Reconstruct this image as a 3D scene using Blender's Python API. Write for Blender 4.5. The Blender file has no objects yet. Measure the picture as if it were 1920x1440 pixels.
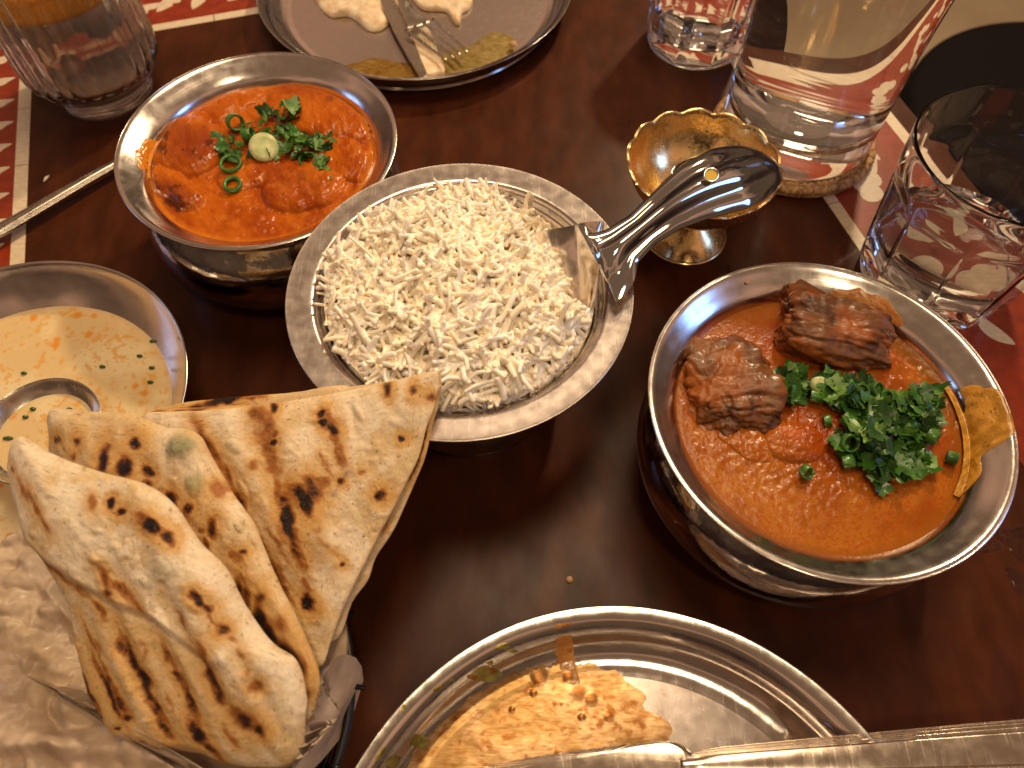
import bpy, math, random
import numpy as np
random.seed(7); rng = np.random.default_rng(7)
S = 0.01                       # everything below is laid out in centimetres
SC = bpy.context.scene
COL = SC.collection
# ------------------------------------------------------------------ camera
FPX, PITCH, CH = 1430.0, 1.0335, 40.0
cam_d = bpy.data.cameras.new('camera'); cam = bpy.data.objects.new('camera', cam_d); COL.objects.link(cam)
cam.location = (0, 0, CH*S); cam.rotation_euler = (math.pi/2-PITCH, 0, 0)
cam_d.sensor_width = 36; cam_d.lens = FPX/1920*36; cam_d.clip_start = 0.01; cam_d.clip_end = 50
cam_d.dof.use_dof = True; cam_d.dof.focus_distance = 0.40; cam_d.dof.aperture_fstop = 9.0
SC.camera = cam
SC.view_settings.view_transform = 'Standard'; SC.view_settings.look = 'None'; SC.view_settings.gamma = 1
SC.view_settings.exposure = 0.12
SC.cycles.use_denoising = True; SC.cycles.max_bounces = 14; SC.cycles.transmission_bounces = 14
SC.cycles.transparent_max_bounces = 14; SC.cycles.glossy_bounces = 6; SC.cycles.diffuse_bounces = 5
SC.cycles.sample_clamp_indirect = 6; SC.cycles.blur_glossy = 0.4
# ------------------------------------------------------------------ room light
W = bpy.data.worlds.new('World'); SC.world = W; W.use_nodes = True
nt = W.node_tree; bg = nt.nodes['Background']
tc = nt.nodes.new('ShaderNodeTexCoord'); sp = nt.nodes.new('ShaderNodeSeparateXYZ'); nt.links.new(tc.outputs['Generated'], sp.inputs[0])
nz = nt.nodes.new('ShaderNodeTexNoise'); nz.inputs['Scale'].default_value = 2.3; nz.inputs['Detail'].default_value = 2
nt.links.new(tc.outputs['Generated'], nz.inputs['Vector'])
ad = nt.nodes.new('ShaderNodeMath'); ad.operation = 'MULTIPLY_ADD'; ad.inputs[1].default_value = 0.7; 
nt.links.new(nz.outputs['Fac'], ad.inputs[0]); nt.links.new(sp.outputs['Z'], ad.inputs[2])
cr = nt.nodes.new('ShaderNodeValToRGB'); nt.links.new(ad.outputs[0], cr.inputs[0])
e = cr.color_ramp.elements; e[0].position = 0.2; e[0].color = (0.015, 0.009, 0.006, 1); e[1].position = 1.32; e[1].color = (0.62, 0.345, 0.205, 1)
for p_, c_ in ((0.45, (0.05, 0.026, 0.018, 1)), (0.62, (0.125, 0.076, 0.042, 1)), (0.80, (0.10, 0.058, 0.034, 1)), (1.05, (0.20, 0.118, 0.068, 1))):
    q = cr.color_ramp.elements.new(p_); q.color = c_
nt.links.new(cr.outputs[0], bg.inputs[0]); bg.inputs[1].default_value = 1.0
def lamp(name, loc, target, size, power, color):
    d = bpy.data.lights.new(name, 'AREA'); d.shape = 'DISK'; d.size = size*S; d.energy = power; d.color = color
    o = bpy.data.objects.new(name, d); COL.objects.link(o); o.location = [c*S for c in loc]
    from mathutils import Vector
    o.rotation_euler = (Vector(target)-Vector(loc)).to_track_quat('-Z', 'Y').to_euler(); return o
lamp('ceiling_lamp_far', (62, 150, 128), (0, 25, 0), 12, 19.5, (1.0, 0.78, 0.47))
lamp('ceiling_lamp_over', (8, 70, 172), (0, 20, 0), 72, 13.0, (1.0, 0.74, 0.45))
lamp('ceiling_lamp_near', (30, -52, 185), (0, 15, 0), 20, 5.5, (1.0, 0.80, 0.50))
lamp('window_glow', (-150, 45, 48), (0, 25, 0), 44, 1.3, (0.30, 0.52, 1.0))
lamp('window_glow', (165, 5, 88), (0, 25, 0), 50, 3.4, (0.22, 0.44, 1.0))
# ------------------------------------------------------------------ numpy helpers
CF = np.array([0, math.cos(PITCH), -math.sin(PITCH)]); CU = np.array([0, math.sin(PITCH), math.cos(PITCH)]); CR = np.array([1., 0, 0]); CO = np.array([0, 0, CH])
def ray(px):
    px = np.atleast_2d(np.asarray(px, float)); return CF+(px[:, :1]-960)/FPX*CR-(px[:, 1:2]-720)/FPX*CU
def at(x, y, z=0.0):           # place in the room of a spot seen in the photograph, at height z
    d = ray([(x, y)])[0]; return CO+d*((z-CH)/d[2])
def proj(X):
    X = np.atleast_2d(X)-CO; w = X@CF; return np.c_[960+FPX*(X@CR)/w, 720-FPX*(X@CU)/w]
def _hash(i, j, k):
    n = (i*73856093) ^ (j*19349663) ^ (k*83492791); n = (n ^ (n >> 13))*1274126177 & 0x7fffffff
    n = (n ^ (n >> 16))*668265263 & 0x7fffffff
    return (n & 0xffff)/32767.5-1
def vn(p):
    p = np.asarray(p, float)
    if p.shape[1] == 2: p = np.c_[p, np.zeros(len(p))]
    f = np.floor(p); t = p-f; t = t*t*(3-2*t); i, j, k = [f[:, a].astype(np.int64)+1000 for a in range(3)]
    r = 0
    for a in (0, 1):
        for b in (0, 1):
            for c in (0, 1):
                w = (t[:, 0] if a else 1-t[:, 0])*(t[:, 1] if b else 1-t[:, 1])*(t[:, 2] if c else 1-t[:, 2])
                r = r+w*_hash(i+a, j+b, k+c)
    return r
def fbm(p, o=4, g=0.5):
    p = np.asarray(p, float); r = 0; a = 1; s = 0
    for q in range(o): r = r+a*vn(p*(2**q)+q*17.3); s += a; a *= g
    return r/s
def sst(a, b, x): t = np.clip((x-a)/(b-a), 0, 1); return t*t*(3-2*t)
def mix(a, b, t): t = np.asarray(t)[:, None]; return np.asarray(a)*(1-t)+np.asarray(b)*t
def fastmesh(name, V, Q, T=None, col=None, smooth=True, attrs=None):
    me = bpy.data.meshes.new(name); V = np.asarray(V, np.float32)*S
    Q = np.asarray(Q, np.int32).reshape(-1, 4) if Q is not None and len(Q) else np.zeros((0, 4), np.int32)
    T = np.asarray(T, np.int32).reshape(-1, 3) if T is not None and len(T) else np.zeros((0, 3), np.int32)
    me.vertices.add(len(V)); me.vertices.foreach_set('co', V.ravel())
    me.loops.add(Q.size+T.size); me.loops.foreach_set('vertex_index', np.concatenate([Q.ravel(), T.ravel()]))
    me.polygons.add(len(Q)+len(T))
    st = np.concatenate([np.arange(len(Q))*4, len(Q)*4+np.arange(len(T))*3]).astype(np.int32)
    me.polygons.foreach_set('loop_start', st)
    me.polygons.foreach_set('use_smooth', np.full(len(Q)+len(T), smooth))
    if col is not None:
        a = me.color_attributes.new('Col', 'FLOAT_COLOR', 'POINT'); c = np.c_[np.clip(col, 0, 1), np.ones(len(V))].astype(np.float32)
        a.data.foreach_set('color', c.ravel())
    for k, v in (attrs or {}).items():
        a = me.attributes.new(k, 'FLOAT', 'POINT'); a.data.foreach_set('value', np.asarray(v, np.float32))
    me.update(calc_edges=True); me.validate(); return me
def mk(name, V, Q, m, root=None, T=None, col=None, smooth=True, attrs=None, origin=None):
    V = np.asarray(V, float); nn_ = np.zeros(3); vol_ = 0.; ar_ = 0.
    for F_ in (Q, T):
        if F_ is None or len(F_) == 0: continue
        F_ = np.asarray(F_); a_, b_, c_ = V[F_[:, 0]], V[F_[:, 1]], V[F_[:, 2]]; N_ = np.cross(b_-a_, c_-a_)
        if F_.shape[1] == 4: d_ = V[F_[:, 3]]; N_ = N_+np.cross(c_-a_, d_-a_)
        nn_ += N_.sum(0); ar_ += np.linalg.norm(N_, axis=1).sum(); vol_ += ((a_-V.mean(0))*N_).sum()
    if (nn_[2] < 0) if np.linalg.norm(nn_) > .02*ar_ else (vol_ < 0):
        if Q is not None and len(Q): Q = np.asarray(Q)[:, ::-1]
        if T is not None and len(T): T = np.asarray(T)[:, ::-1]
    if root is not None: org = root_org(root)
    elif origin is not None: org = np.array(origin, float)
    else: org = np.array([*(V[:, :2].min(0)+V[:, :2].max(0))/2, V[:, 2].min()])
    me = fastmesh(name, V-org, Q, T, col, smooth, attrs); me.materials.append(m)
    o = bpy.data.objects.new(name, me); COL.objects.link(o)
    if root is not None: o.parent = root
    else: o.location = org*S
    return o
def root_org(r):
    t = np.array(r.location)/S
    while r.parent is not None: r = r.parent; t = t+np.array(r.location)/S
    return t
def tag(o, label=None, cat=None, group=None, kind=None):
    if label: o['label'] = label
    if cat: o['category'] = cat
    if group: o['group'] = group
    if kind: o['kind'] = kind
    return o
def thing(name, loc, label, cat, group=None):
    o = bpy.data.objects.new(name, None); COL.objects.link(o); o.location = [c*S for c in loc]; o.empty_display_size = .02
    return tag(o, label, cat, group)
def grid_faces(n, m, wrap=True, base=0):
    i = np.arange(n-1)[:, None]; j = np.arange(m if wrap else m-1)[None, :]; j2 = (j+1) % m
    return (np.stack([i*m+j, i*m+j2, (i+1)*m+j2, (i+1)*m+j], -1).reshape(-1, 4)+base)
def lathe(prof, n=96, c=(0, 0), z0=0, mod=None, sub=1):
    """prof: list of (r,z); mod(theta,r,z)->(r,z) arrays"""
    P = np.array(prof, float)
    if sub > 1:   # smooth resample
        P = catmull(P, sub)
    th = np.linspace(0, 2*math.pi, n, endpoint=False)
    r = np.repeat(P[:, 0], n); z = np.repeat(P[:, 1], n); t = np.tile(th, len(P))
    if mod: r, z = mod(t, r, z)
    V = np.c_[c[0]+r*np.cos(t), c[1]+r*np.sin(t), z+z0]
    return V, grid_faces(len(P), n)
def catmull(P, k, closed=False):
    P = np.asarray(P, float)
    Q = np.vstack([P[-1], P, P[0], P[1]]) if closed else np.vstack([2*P[0]-P[1], P, 2*P[-1]-P[-2]])
    out = []
    for i in range(1, len(Q)-2):
        for s in range(k):
            t = s/k; a, b, c, d = Q[i-1], Q[i], Q[i+1], Q[i+2]
            out.append(.5*(2*b+(c-a)*t+(2*a-5*b+4*c-d)*t*t+(3*b-a-3*c+d)*t**3))
    if not closed: out.append(P[-1])
    return np.array(out)
def tube(path, rad, n=12, flat=1.0, up=(0, 0, 1), cap=True):
    P = np.asarray(path, float); m = len(P); rad = np.broadcast_to(np.asarray(rad, float), (m,)) if np.ndim(rad) < 2 else rad
    T = np.gradient(P, axis=0); T /= np.linalg.norm(T, axis=1)[:, None]+1e-9
    U = np.array(up, float)-T*(T@np.array(up, float))[:, None]; U /= np.linalg.norm(U, axis=1)[:, None]+1e-9
    B = np.cross(T, U); a = np.linspace(0, 2*math.pi, n, endpoint=False)
    V = P[:, None]+rad[:, None, None]*(np.cos(a)[None, :, None]*B[:, None]+flat*np.sin(a)[None, :, None]*U[:, None])
    V = V.reshape(-1, 3); Q = grid_faces(m, n)
    if cap:
        k = len(V); V = np.vstack([V, P[0], P[-1]])
        tr = [(k, (j+1) % n, j) for j in range(n)]+[(k+1, (m-1)*n+j, (m-1)*n+(j+1) % n) for j in range(n)]
        Q = np.vstack([Q, [(a_, b_, c_, c_) for a_, b_, c_ in tr]])
        Tt = np.array(tr); return V, grid_faces(m, n), Tt
    return V, Q, None
def join(parts):
    Vs, Qs, Ts, n = [], [], [], 0
    for V, Q, T in parts:
        Vs.append(V)
        if Q is not None and len(Q): Qs.append(np.asarray(Q)+n)
        if T is not None and len(T): Ts.append(np.asarray(T)+n)
        n += len(V)
    return np.vstack(Vs), (np.vstack(Qs) if Qs else None), (np.vstack(Ts) if Ts else None)
def prism(poly, z0, z1, bev=0.0):
    """upright slab with the outline poly (counter-clockwise list of xy)"""
    P = np.asarray(poly, float); n = len(P); c = P.mean(0)
    rings = [(P, z0), (P, z1-bev), (c+(P-c)*(1-bev/ max(1e-6, np.abs(P-c).max())), z1)]
    V = np.vstack([np.c_[p, np.full(n, z)] for p, z in rings]); Q = grid_faces(3, n); k = len(V)
    V = np.vstack([V, [*c, z1]]); T = [(k, 2*n+j, 2*n+(j+1) % n) for j in range(n)]
    return V, Q, np.array(T)
def star_r(poly, c, nt_):
    P = np.asarray(poly, float)-c; P = np.vstack([P, P[:1]])
    D = np.vstack([P[i]+(P[i+1]-P[i])*np.linspace(0, 1, 60, endpoint=False)[:, None] for i in range(len(P)-1)])
    a = np.arctan2(D[:, 1], D[:, 0]); r = np.hypot(D[:, 0], D[:, 1]); o = np.argsort(a); a = a[o]; r = r[o]
    th = np.linspace(-math.pi, math.pi, nt_, endpoint=False)
    return th, np.interp(th, np.r_[a-2*math.pi, a, a+2*math.pi], np.tile(r, 3))
# ------------------------------------------------------------------ materials
def mat(name, base=(.5, .5, .5), rough=.5, metal=0., attr=False, noise=None, bumps=(), roughn=None, coat=0., sss=0., sssr=(.4, .2, .1), sss_scale=.3,
        trans=0., ior=1.45, spec=.5, sheen=0., aniso=0., vol=None, bumpattr=None):
    """noise=(scale,detail,stretch,[(pos,col)...]) colours; bumps=[(scale per cm,stretch,strength,distance cm)]; roughn=(scale,stretch,lo,hi)"""
    m = bpy.data.materials.new(name); m.use_nodes = True; t = m.node_tree; N = t.nodes; L = t.links; b = N['Principled BSDF']
    b.inputs['Base Color'].default_value = (*base, 1); b.inputs['Roughness'].default_value = rough; b.inputs['Metallic'].default_value = metal
    b.inputs['IOR'].default_value = ior; b.inputs['Coat Weight'].default_value = coat; b.inputs['Coat Roughness'].default_value = .12
    b.inputs['Transmission Weight'].default_value = trans; b.inputs['Specular IOR Level'].default_value = spec
    if aniso: b.inputs['Anisotropic'].default_value = aniso
    if sss:
        b.inputs['Subsurface Weight'].default_value = sss; b.inputs['Subsurface Radius'].default_value = sssr; b.inputs['Subsurface Scale'].default_value = sss_scale*S
    co = N.new('ShaderNodeTexCoord')
    def mp(scale, stretch=(1, 1, 1)):
        k = N.new('ShaderNodeMapping'); L.new(co.outputs['Object'], k.inputs['Vector']); k.inputs['Scale'].default_value = [100*scale*s for s in stretch]; return k.outputs[0]
    if attr:
        a = N.new('ShaderNodeAttribute'); a.attribute_name = 'Col'; src = a.outputs['Color']
        if noise:
            nz = N.new('ShaderNodeTexNoise'); L.new(mp(noise[0], noise[2]), nz.inputs['Vector']); nz.inputs['Scale'].default_value = 1; nz.inputs['Detail'].default_value = noise[1]
            r = N.new('ShaderNodeValToRGB'); L.new(nz.outputs['Fac'], r.inputs[0]); ramp(r, noise[3])
            mx = N.new('ShaderNodeMix'); mx.data_type = 'RGBA'; mx.blend_type = 'MULTIPLY'; mx.inputs[0].default_value = 1
            L.new(src, mx.inputs[6]); L.new(r.outputs[0], mx.inputs[7]); src = mx.outputs[2]
        L.new(src, b.inputs['Base Color'])
    elif noise:
        nz = N.new('ShaderNodeTexNoise'); L.new(mp(noise[0], noise[2]), nz.inputs['Vector']); nz.inputs['Scale'].default_value = 1; nz.inputs['Detail'].default_value = noise[1]
        r = N.new('ShaderNodeValToRGB'); L.new(nz.outputs['Fac'], r.inputs[0]); ramp(r, noise[3]); L.new(r.outputs[0], b.inputs['Base Color'])
    if roughn:
        if roughn[0] == 'attr':
            a = N.new('ShaderNodeAttribute'); a.attribute_name = 'Rough'; L.new(a.outputs['Fac'], b.inputs['Roughness'])
        else:
            nz = N.new('ShaderNodeTexNoise'); L.new(mp(roughn[0], roughn[1]), nz.inputs['Vector']); nz.inputs['Scale'].default_value = 1; nz.inputs['Detail'].default_value = 5
            mr = N.new('ShaderNodeMapRange'); mr.inputs[1].default_value = .3; mr.inputs[2].default_value = .7; mr.inputs[3].default_value = roughn[2]; mr.inputs[4].default_value = roughn[3]
            L.new(nz.outputs['Fac'], mr.inputs[0]); L.new(mr.outputs[0], b.inputs['Roughness'])
    prev = None
    for (sc_, st_, stg, dist) in bumps:
        nz = N.new('ShaderNodeTexNoise'); L.new(mp(sc_, st_), nz.inputs['Vector']); nz.inputs['Scale'].default_value = 1; nz.inputs['Detail'].default_value = 3
        bp = N.new('ShaderNodeBump'); bp.inputs['Strength'].default_value = stg; bp.inputs['Distance'].default_value = dist*S; L.new(nz.outputs['Fac'], bp.inputs['Height'])
        if prev: L.new(prev, bp.inputs['Normal'])
        prev = bp.outputs[0]
    if prev: L.new(prev, b.inputs['Normal'])
    if vol:
        va = N.new('ShaderNodeVolumeAbsorption'); va.inputs[0].default_value = (*vol[0], 1); va.inputs[1].default_value = vol[1]; L.new(va.outputs[0], N['Material Output'].inputs['Volume'])
    return m
def ramp(r, stops):
    e = r.color_ramp.elements
    e[0].position, e[0].color = stops[0][0], (*stops[0][1], 1); e[1].position, e[1].color = stops[-1][0], (*stops[-1][1], 1)
    for p_, c_ in stops[1:-1]: q = e.new(p_); q.color = (*c_, 1)
def scratches(m, dens=6.0, strength=.25, ring=False):
    """fine hairline scratches: thin voronoi-ish streak noise mixed into roughness and bump"""
    t = m.node_tree; N = t.nodes; L = t.links; b = N['Principled BSDF']
    co = N.new('ShaderNodeTexCoord'); prev = b.inputs['Normal'].links[0].from_socket if b.inputs['Normal'].is_linked else None
    for ang, sc_ in ((.4, 1.), (1.3, .8), (2.3, 1.2), (2.9, .7)):
        k = N.new('ShaderNodeMapping'); L.new(co.outputs['Object'], k.inputs[0]); k.inputs['Rotation'].default_value = (0, 0, ang); k.inputs['Scale'].default_value = (100*dens*sc_, 100*.25*sc_, 100*.25)
        nz = N.new('ShaderNodeTexNoise'); nz.inputs['Scale'].default_value = 1; nz.inputs['Detail'].default_value = 2; L.new(k.outputs[0], nz.inputs['Vector'])
        r = N.new('ShaderNodeMapRange'); r.inputs[1].default_value = .66; r.inputs[2].default_value = .72; L.new(nz.outputs['Fac'], r.inputs[0])
        bp = N.new('ShaderNodeBump'); bp.inputs['Strength'].default_value = strength; bp.inputs['Distance'].default_value = .01*S; L.new(r.outputs[0], bp.inputs['Height'])
        if prev: L.new(prev, bp.inputs['Normal'])
        prev = bp.outputs[0]
    L.new(prev, b.inputs['Normal'])
WHITE = [(0, (1, 1, 1)), (1, (1, 1, 1))]
M = {}
M['wood'] = mat('lacquered_wood', rough=.28, noise=(.5, 5, (1.5, .6, 1), [(.3, (.040, .0098, .0034)), (.5, (.056, .0136, .0047)), (.7, (.074, .0190, .0066))]),
                roughn=(.6, (1.2, .7, 1), .27, .36), bumps=[(9, (2.2, .6, 1), .24, .010)], spec=.17)
M['red'] = mat('red_inlay_resin', rough=.3, noise=(1.2, 5, (1, 1, 1), [(.3, (.20, .020, .006)), (.7, (.30, .036, .010))]), bumps=[(5, (1, 1, 1), .1, .02)])
M['bone'] = mat('bone_inlay', rough=.32, noise=(1.5, 5, (1, 3, 1), [(.3, (.60, .46, .32)), (.7, (.74, .62, .47))]), bumps=[(6, (1, 1, 1), .1, .02)])
def steelmat(name, base, r0, r1, ring=0., scr=.0, dens=8):
    m = mat(name, base, .2, 1., roughn=(1.6, (1, 1, 1), r0, r1)); t = m.node_tree; N = t.nodes; L = t.links; b = N['Principled BSDF']; co = N.new('ShaderNodeTexCoord'); prev = None
    rs = b.inputs['Roughness'].links[0].from_socket
    if ring:      # lathe lines: fine noise that runs round the axis
        sx = N.new('ShaderNodeSeparateXYZ'); L.new(co.outputs['Object'], sx.inputs[0]); ln = N.new('ShaderNodeVectorMath'); ln.operation = 'LENGTH'; cx_ = N.new('ShaderNodeCombineXYZ')
        L.new(sx.outputs[0], cx_.inputs[0]); L.new(sx.outputs[1], cx_.inputs[1]); L.new(cx_.outputs[0], ln.inputs[0])
        nr_ = N.new('ShaderNodeVectorMath'); nr_.operation = 'NORMALIZE'; L.new(cx_.outputs[0], nr_.inputs[0]); sc1 = N.new('ShaderNodeVectorMath'); sc1.operation = 'SCALE'; sc1.inputs[3].default_value = 2.2; L.new(nr_.outputs[0], sc1.inputs[0])
        mu = N.new('ShaderNodeMath'); mu.operation = 'MULTIPLY'; mu.inputs[1].default_value = 100*16; L.new(ln.outputs['Value'], mu.inputs[0]); c2 = N.new('ShaderNodeCombineXYZ'); L.new(mu.outputs[0], c2.inputs[2])
        av = N.new('ShaderNodeVectorMath'); av.operation = 'ADD'; L.new(sc1.outputs[0], av.inputs[0]); L.new(c2.outputs[0], av.inputs[1])
        nz = N.new('ShaderNodeTexNoise'); nz.inputs['Scale'].default_value = 1; nz.inputs['Detail'].default_value = 2; L.new(av.outputs[0], nz.inputs['Vector'])
        bp = N.new('ShaderNodeBump'); bp.inputs['Strength'].default_value = ring; bp.inputs['Distance'].default_value = .004*S; L.new(nz.outputs['Fac'], bp.inputs['Height']); prev = bp.outputs[0]
    if scr:
        for ang, sc_ in ((.4, 1.), (1.3, .8), (2.3, 1.2), (2.9, .7)):
            k = N.new('ShaderNodeMapping'); L.new(co.outputs['Object'], k.inputs[0]); k.inputs['Rotation'].default_value = (0, 0, ang); k.inputs['Scale'].default_value = (100*dens*sc_, 100*.5*sc_, 100*.5)
            nz = N.new('ShaderNodeTexNoise'); nz.inputs['Scale'].default_value = 1; nz.inputs['Detail'].default_value = 1; L.new(k.outputs[0], nz.inputs['Vector'])
            r = N.new('ShaderNodeMapRange'); r.inputs[1].default_value = .68; r.inputs[2].default_value = .74; r.inputs[3].default_value = 0; r.inputs[4].default_value = scr; L.new(nz.outputs['Fac'], r.inputs[0])
            a_ = N.new('ShaderNodeMath'); a_.operation = 'ADD'; L.new(rs, a_.inputs[0]); L.new(r.outputs[0], a_.inputs[1]); rs = a_.outputs[0]
            bp = N.new('ShaderNodeBump'); bp.inputs['Strength'].default_value = min(1, scr*1.5); bp.inputs['Distance'].default_value = .003*S; L.new(r.outputs[0], bp.inputs['Height'])
            if prev: L.new(prev, bp.inputs['Normal'])
            prev = bp.outputs[0]
        L.new(rs, b.inputs['Roughness'])
    if prev: L.new(prev, b.inputs['Normal'])
    return m
M['steel'] = steelmat('polished_steel', (.72, .655, .61), .10, .18, .25, .04)
M['steel_satin'] = steelmat('satin_steel', (.66, .58, .545), .2, .28, .2, .03, 11)
M['steel_brushed'] = steelmat('brushed_steel_rim', (.72, .65, .61), .15, .24, .5, .03)
M['old_steel'] = steelmat('worn_cutlery_steel', (.58, .52, .45), .16, .3, 0, .08, 6)
M['knife'] = steelmat('cutlery_steel', (.76, .66, .57), .13, .24, 0, .06, 6)
M['hammer'] = mat('hammered_steel', (.50, .46, .44), .10, 1., roughn=(3, (1, 1, 1), .07, .14), bumps=[(.8, (1, 1, .7), .2, .10)])
M['chrome'] = mat('mirror_steel', (.60, .59, .60), .05, 1., roughn=(4, (1, 1, 1), .04, .09))
M['hammer'] = mat('hammered_steel', (.50, .46, .44), .10, 1., roughn=(3, (1, 1, 1), .07, .16), bumps=[(1.0, (1, 1, .7), .28, .12)])
M['brass'] = mat('polished_brass', (.95, .70, .34), .14, 1., roughn=(4, (1, 1, 1), .12, .3), bumps=[(2.2, (1, 1, 1), .15, .05)])
M['glass'] = mat('clear_glass', (1, 1, 1), 0.0, trans=1., ior=1.47)
M['glass_wavy'] = mat('fluted_glass', (.98, .97, .95), .04, trans=1., ior=1.47, bumps=[(1.6, (1, 1, .25), .35, .08)])
M['water'] = mat('water', (1, 1, 1), 0.0, trans=1., ior=1.333)
M['amber'] = mat('amber_drink', (.95, .52, .12), .05, trans=.7, ior=1.34)
M['milky'] = mat('melted_ice', (.74, .60, .50), .10, trans=.72, ior=1.33)
M['ice'] = mat('ice', (.9, .87, .84), .2, trans=.75, ior=1.31, bumps=[(3, (1, 1, 1), .5, .1)])
M['wire'] = mat('black_wire', (.03, .027, .025), .35, .8, bumps=[(10, (1, 1, 1), .2, .01)])
M['cane'] = mat('woven_cane', rough=.5, noise=(2.5, 4, (1, 1, 1), [(.35, (.26, .11, .035)), (.62, (.66, .38, .16))]), bumps=[(14, (1, 1, 1), .3, .02)])
M['naan'] = mat('griddled_flatbread', rough=.62, attr=True, noise=(7, 4, (1, 1, 1), [(.3, (.86, .84, .8)), (.6, (1, 1, 1))]), bumps=[(6, (1, 1, 1), .35, .06), (22, (1, 1, 1), .25, .02)], sss=.12, sss_scale=.25, spec=.35, roughn=(2.2, (1, 1, 1), .42, .72))
M['paper'] = mat('greaseproof_paper', rough=.5, noise=(.8, 5, (1, 1, 1), [(.3, (.38, .27, .185)), (.55, (.50, .37, .26)), (.75, (.60, .46, .34))]), bumps=[(.9, (1, 1, 1), .35, .12), (4, (1, 1, 1), .3, .02)], roughn=(1.5, (1, 1, 1), .28, .6))
M['rice'] = mat('boiled_rice', (.82, .73, .57), .34, attr=True, sss=.55, sssr=(1., .72, .38), sss_scale=.22, noise=(1.1, 3, (1, 1, 1), [(.3, (.93, .90, .84)), (.6, (1, 1, 1))]), bumps=[(12, (1, 1, 1), .2, .02)])
M['rice'].node_tree.nodes['Principled BSDF'].subsurface_method = 'BURLEY'
M['sauce'] = mat('glossy_sauce', rough=.2, attr=True, coat=.0, sss=.1, sss_scale=.2, bumps=[(7, (1, 1, 1), .45, .04), (22, (1, 1, 1), .2, .012)], spec=.3)
M['soup'] = mat('creamy_soup', rough=.16, attr=True, sss=.12, sss_scale=.2, bumps=[(1.5, (1, 1, 1), .08, .03)], coat=.3)
M['meat'] = mat('braised_meat', spec=.35, rough=.42, attr=True, coat=.08, bumps=[(3, (1, 3, 1), .4, .06), (12, (1, 1, 1), .25, .02)], sss=.05)
M['coriander'] = mat('coriander_leaf', rough=.34, noise=(1.6, 4, (1, 1, 1), [(.3, (.014, .050, .007)), (.55, (.035, .115, .014)), (.75, (.09, .22, .035))]), bumps=[(8, (1, 1, 1), .5, .03)], sss=.08, coat=.2)
M['herbs'] = mat('chopped_herb_leaf', rough=.36, attr=True, noise=(2.2, 4, (1, 1, 1), [(.3, (.6, .6, .6)), (.6, (1, 1, 1))]), bumps=[(8, (1, 1, 1), .5, .03)], sss=.0)
M['leaf_pale'] = mat('pale_leaf', rough=.4, noise=(2, 4, (1, 1, 1), [(.3, (.07, .16, .03)), (.7, (.20, .33, .09))]), bumps=[(8, (1, 1, 1), .5, .03)])
M['scallion'] = mat('spring_onion_green', rough=.3, noise=(1.8, 4, (1, 1, 3), [(.3, (.022, .085, .008)), (.6, (.060, .18, .02)), (.8, (.20, .36, .08))]), bumps=[(10, (1, 1, .2), .3, .02)], coat=.2, sss=.1)
M['scallion_white'] = mat('spring_onion_white', (.62, .58, .30), .35, noise=(1.6, 3, (1, 1, 1), [(.3, (.34, .42, .12)), (.7, (.70, .66, .36))]), sss=.2, bumps=[(8, (1, 1, 1), .3, .02)])
M['cumin'] = mat('cumin_seed', (.22, .085, .022), .5, bumps=[(20, (1, 1, .2), .5, .01)])
M['film'] = mat('dried_sauce_film', rough=.34, metal=.88, attr=True, bumps=[(3, (.4, 3, 1), .2, .02), (9, (1, 1, 1), .2, .01)], noise=(1.6, 5, (1, 2.5, 1), [(.35, (.72, .6, .45)), (.55, (1, 1, 1))]))
M['oil'] = mat('oily_smear', rough=.14, attr=True, trans=.0, coat=.5, bumps=[(7, (1, 1, 1), .6, .05)])
M['scrap'] = mat('bread_scrap', rough=.6, noise=(1.6, 4, (1, 1, 1), [(.3, (.62, .40, .22)), (.55, (.74, .58, .40)), (.75, (.82, .72, .55))]), bumps=[(4, (1, 1, 1), .5, .08)])
M['chair'] = mat('black_seat_leather', (.006, .004, .004), .8, spec=.1, bumps=[(1, (1, 1, 1), .2, .05)])
M['floor'] = mat('pale_floor', rough=.4, noise=(.03, 4, (1, 1, 1), [(.3, (.40, .29, .18)), (.7, (.52, .40, .27))]))
M['crumb'] = mat('food_crumb', (.42, .24, .12), .5, bumps=[(12, (1, 1, 1), .5, .03)])
M['hole'] = mat('gold_toned_hole', (.42, .27, .04), .5, .6)
# =================================================================== SETTING
TH = math.radians(16.5); TU = np.array([math.cos(TH), math.sin(TH)]); TV = np.array([-math.sin(TH), math.cos(TH)])
def tw(a, b): return np.outer(np.atleast_1d(a), TU)+np.outer(np.atleast_1d(b), TV)
def rect(a0, a1, b0, b1): return tw([a0, a1, a1, a0], [b0, b0, b1, b1])
table = bpy.data.objects.new('table_top', None); COL.objects.link(table); tag(table, kind='structure')
A0, A1, B0, B1 = -33., 43.5, -30., 75.5
V, Q, T = prism(rect(A0, A1, B0, B1), -3, -.03, .0); tag(mk('table_board', V, Q, M['wood'], table, T, smooth=False))
ZI = (-.5, -.012)
def piece(name, poly, m, z1=.0, bev=.02):
    V, Q, T = prism(poly, -.5, z1, bev); return mk(name, V, Q, m, table, T, smooth=False)
for (a0, a1, b0, b1) in ((-30.5, -23, B0+3, 73.2), (33.4, 41.0, B0+3, 73.2), (-23, 33.4, 65.5, 73.2)):
    piece('inlay_band', rect(a0, a1, b0, b1), M['red'], -.012, 0)
def strip_run(a0, a1, b0, b1, along_b, step):      # bone strips laid end to end with hairline joints
    n0, n1 = (b0, b1) if along_b else (a0, a1); x = n0
    while x < n1-.5:
        y = min(x+step*random.uniform(.8, 1.25), n1)
        piece('inlay_strip', rect(a0, a1, x+.03, y-.03) if along_b else rect(x+.03, y-.03, b0, b1), M['bone'], .004+random.uniform(0, .006)); x = y
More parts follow.
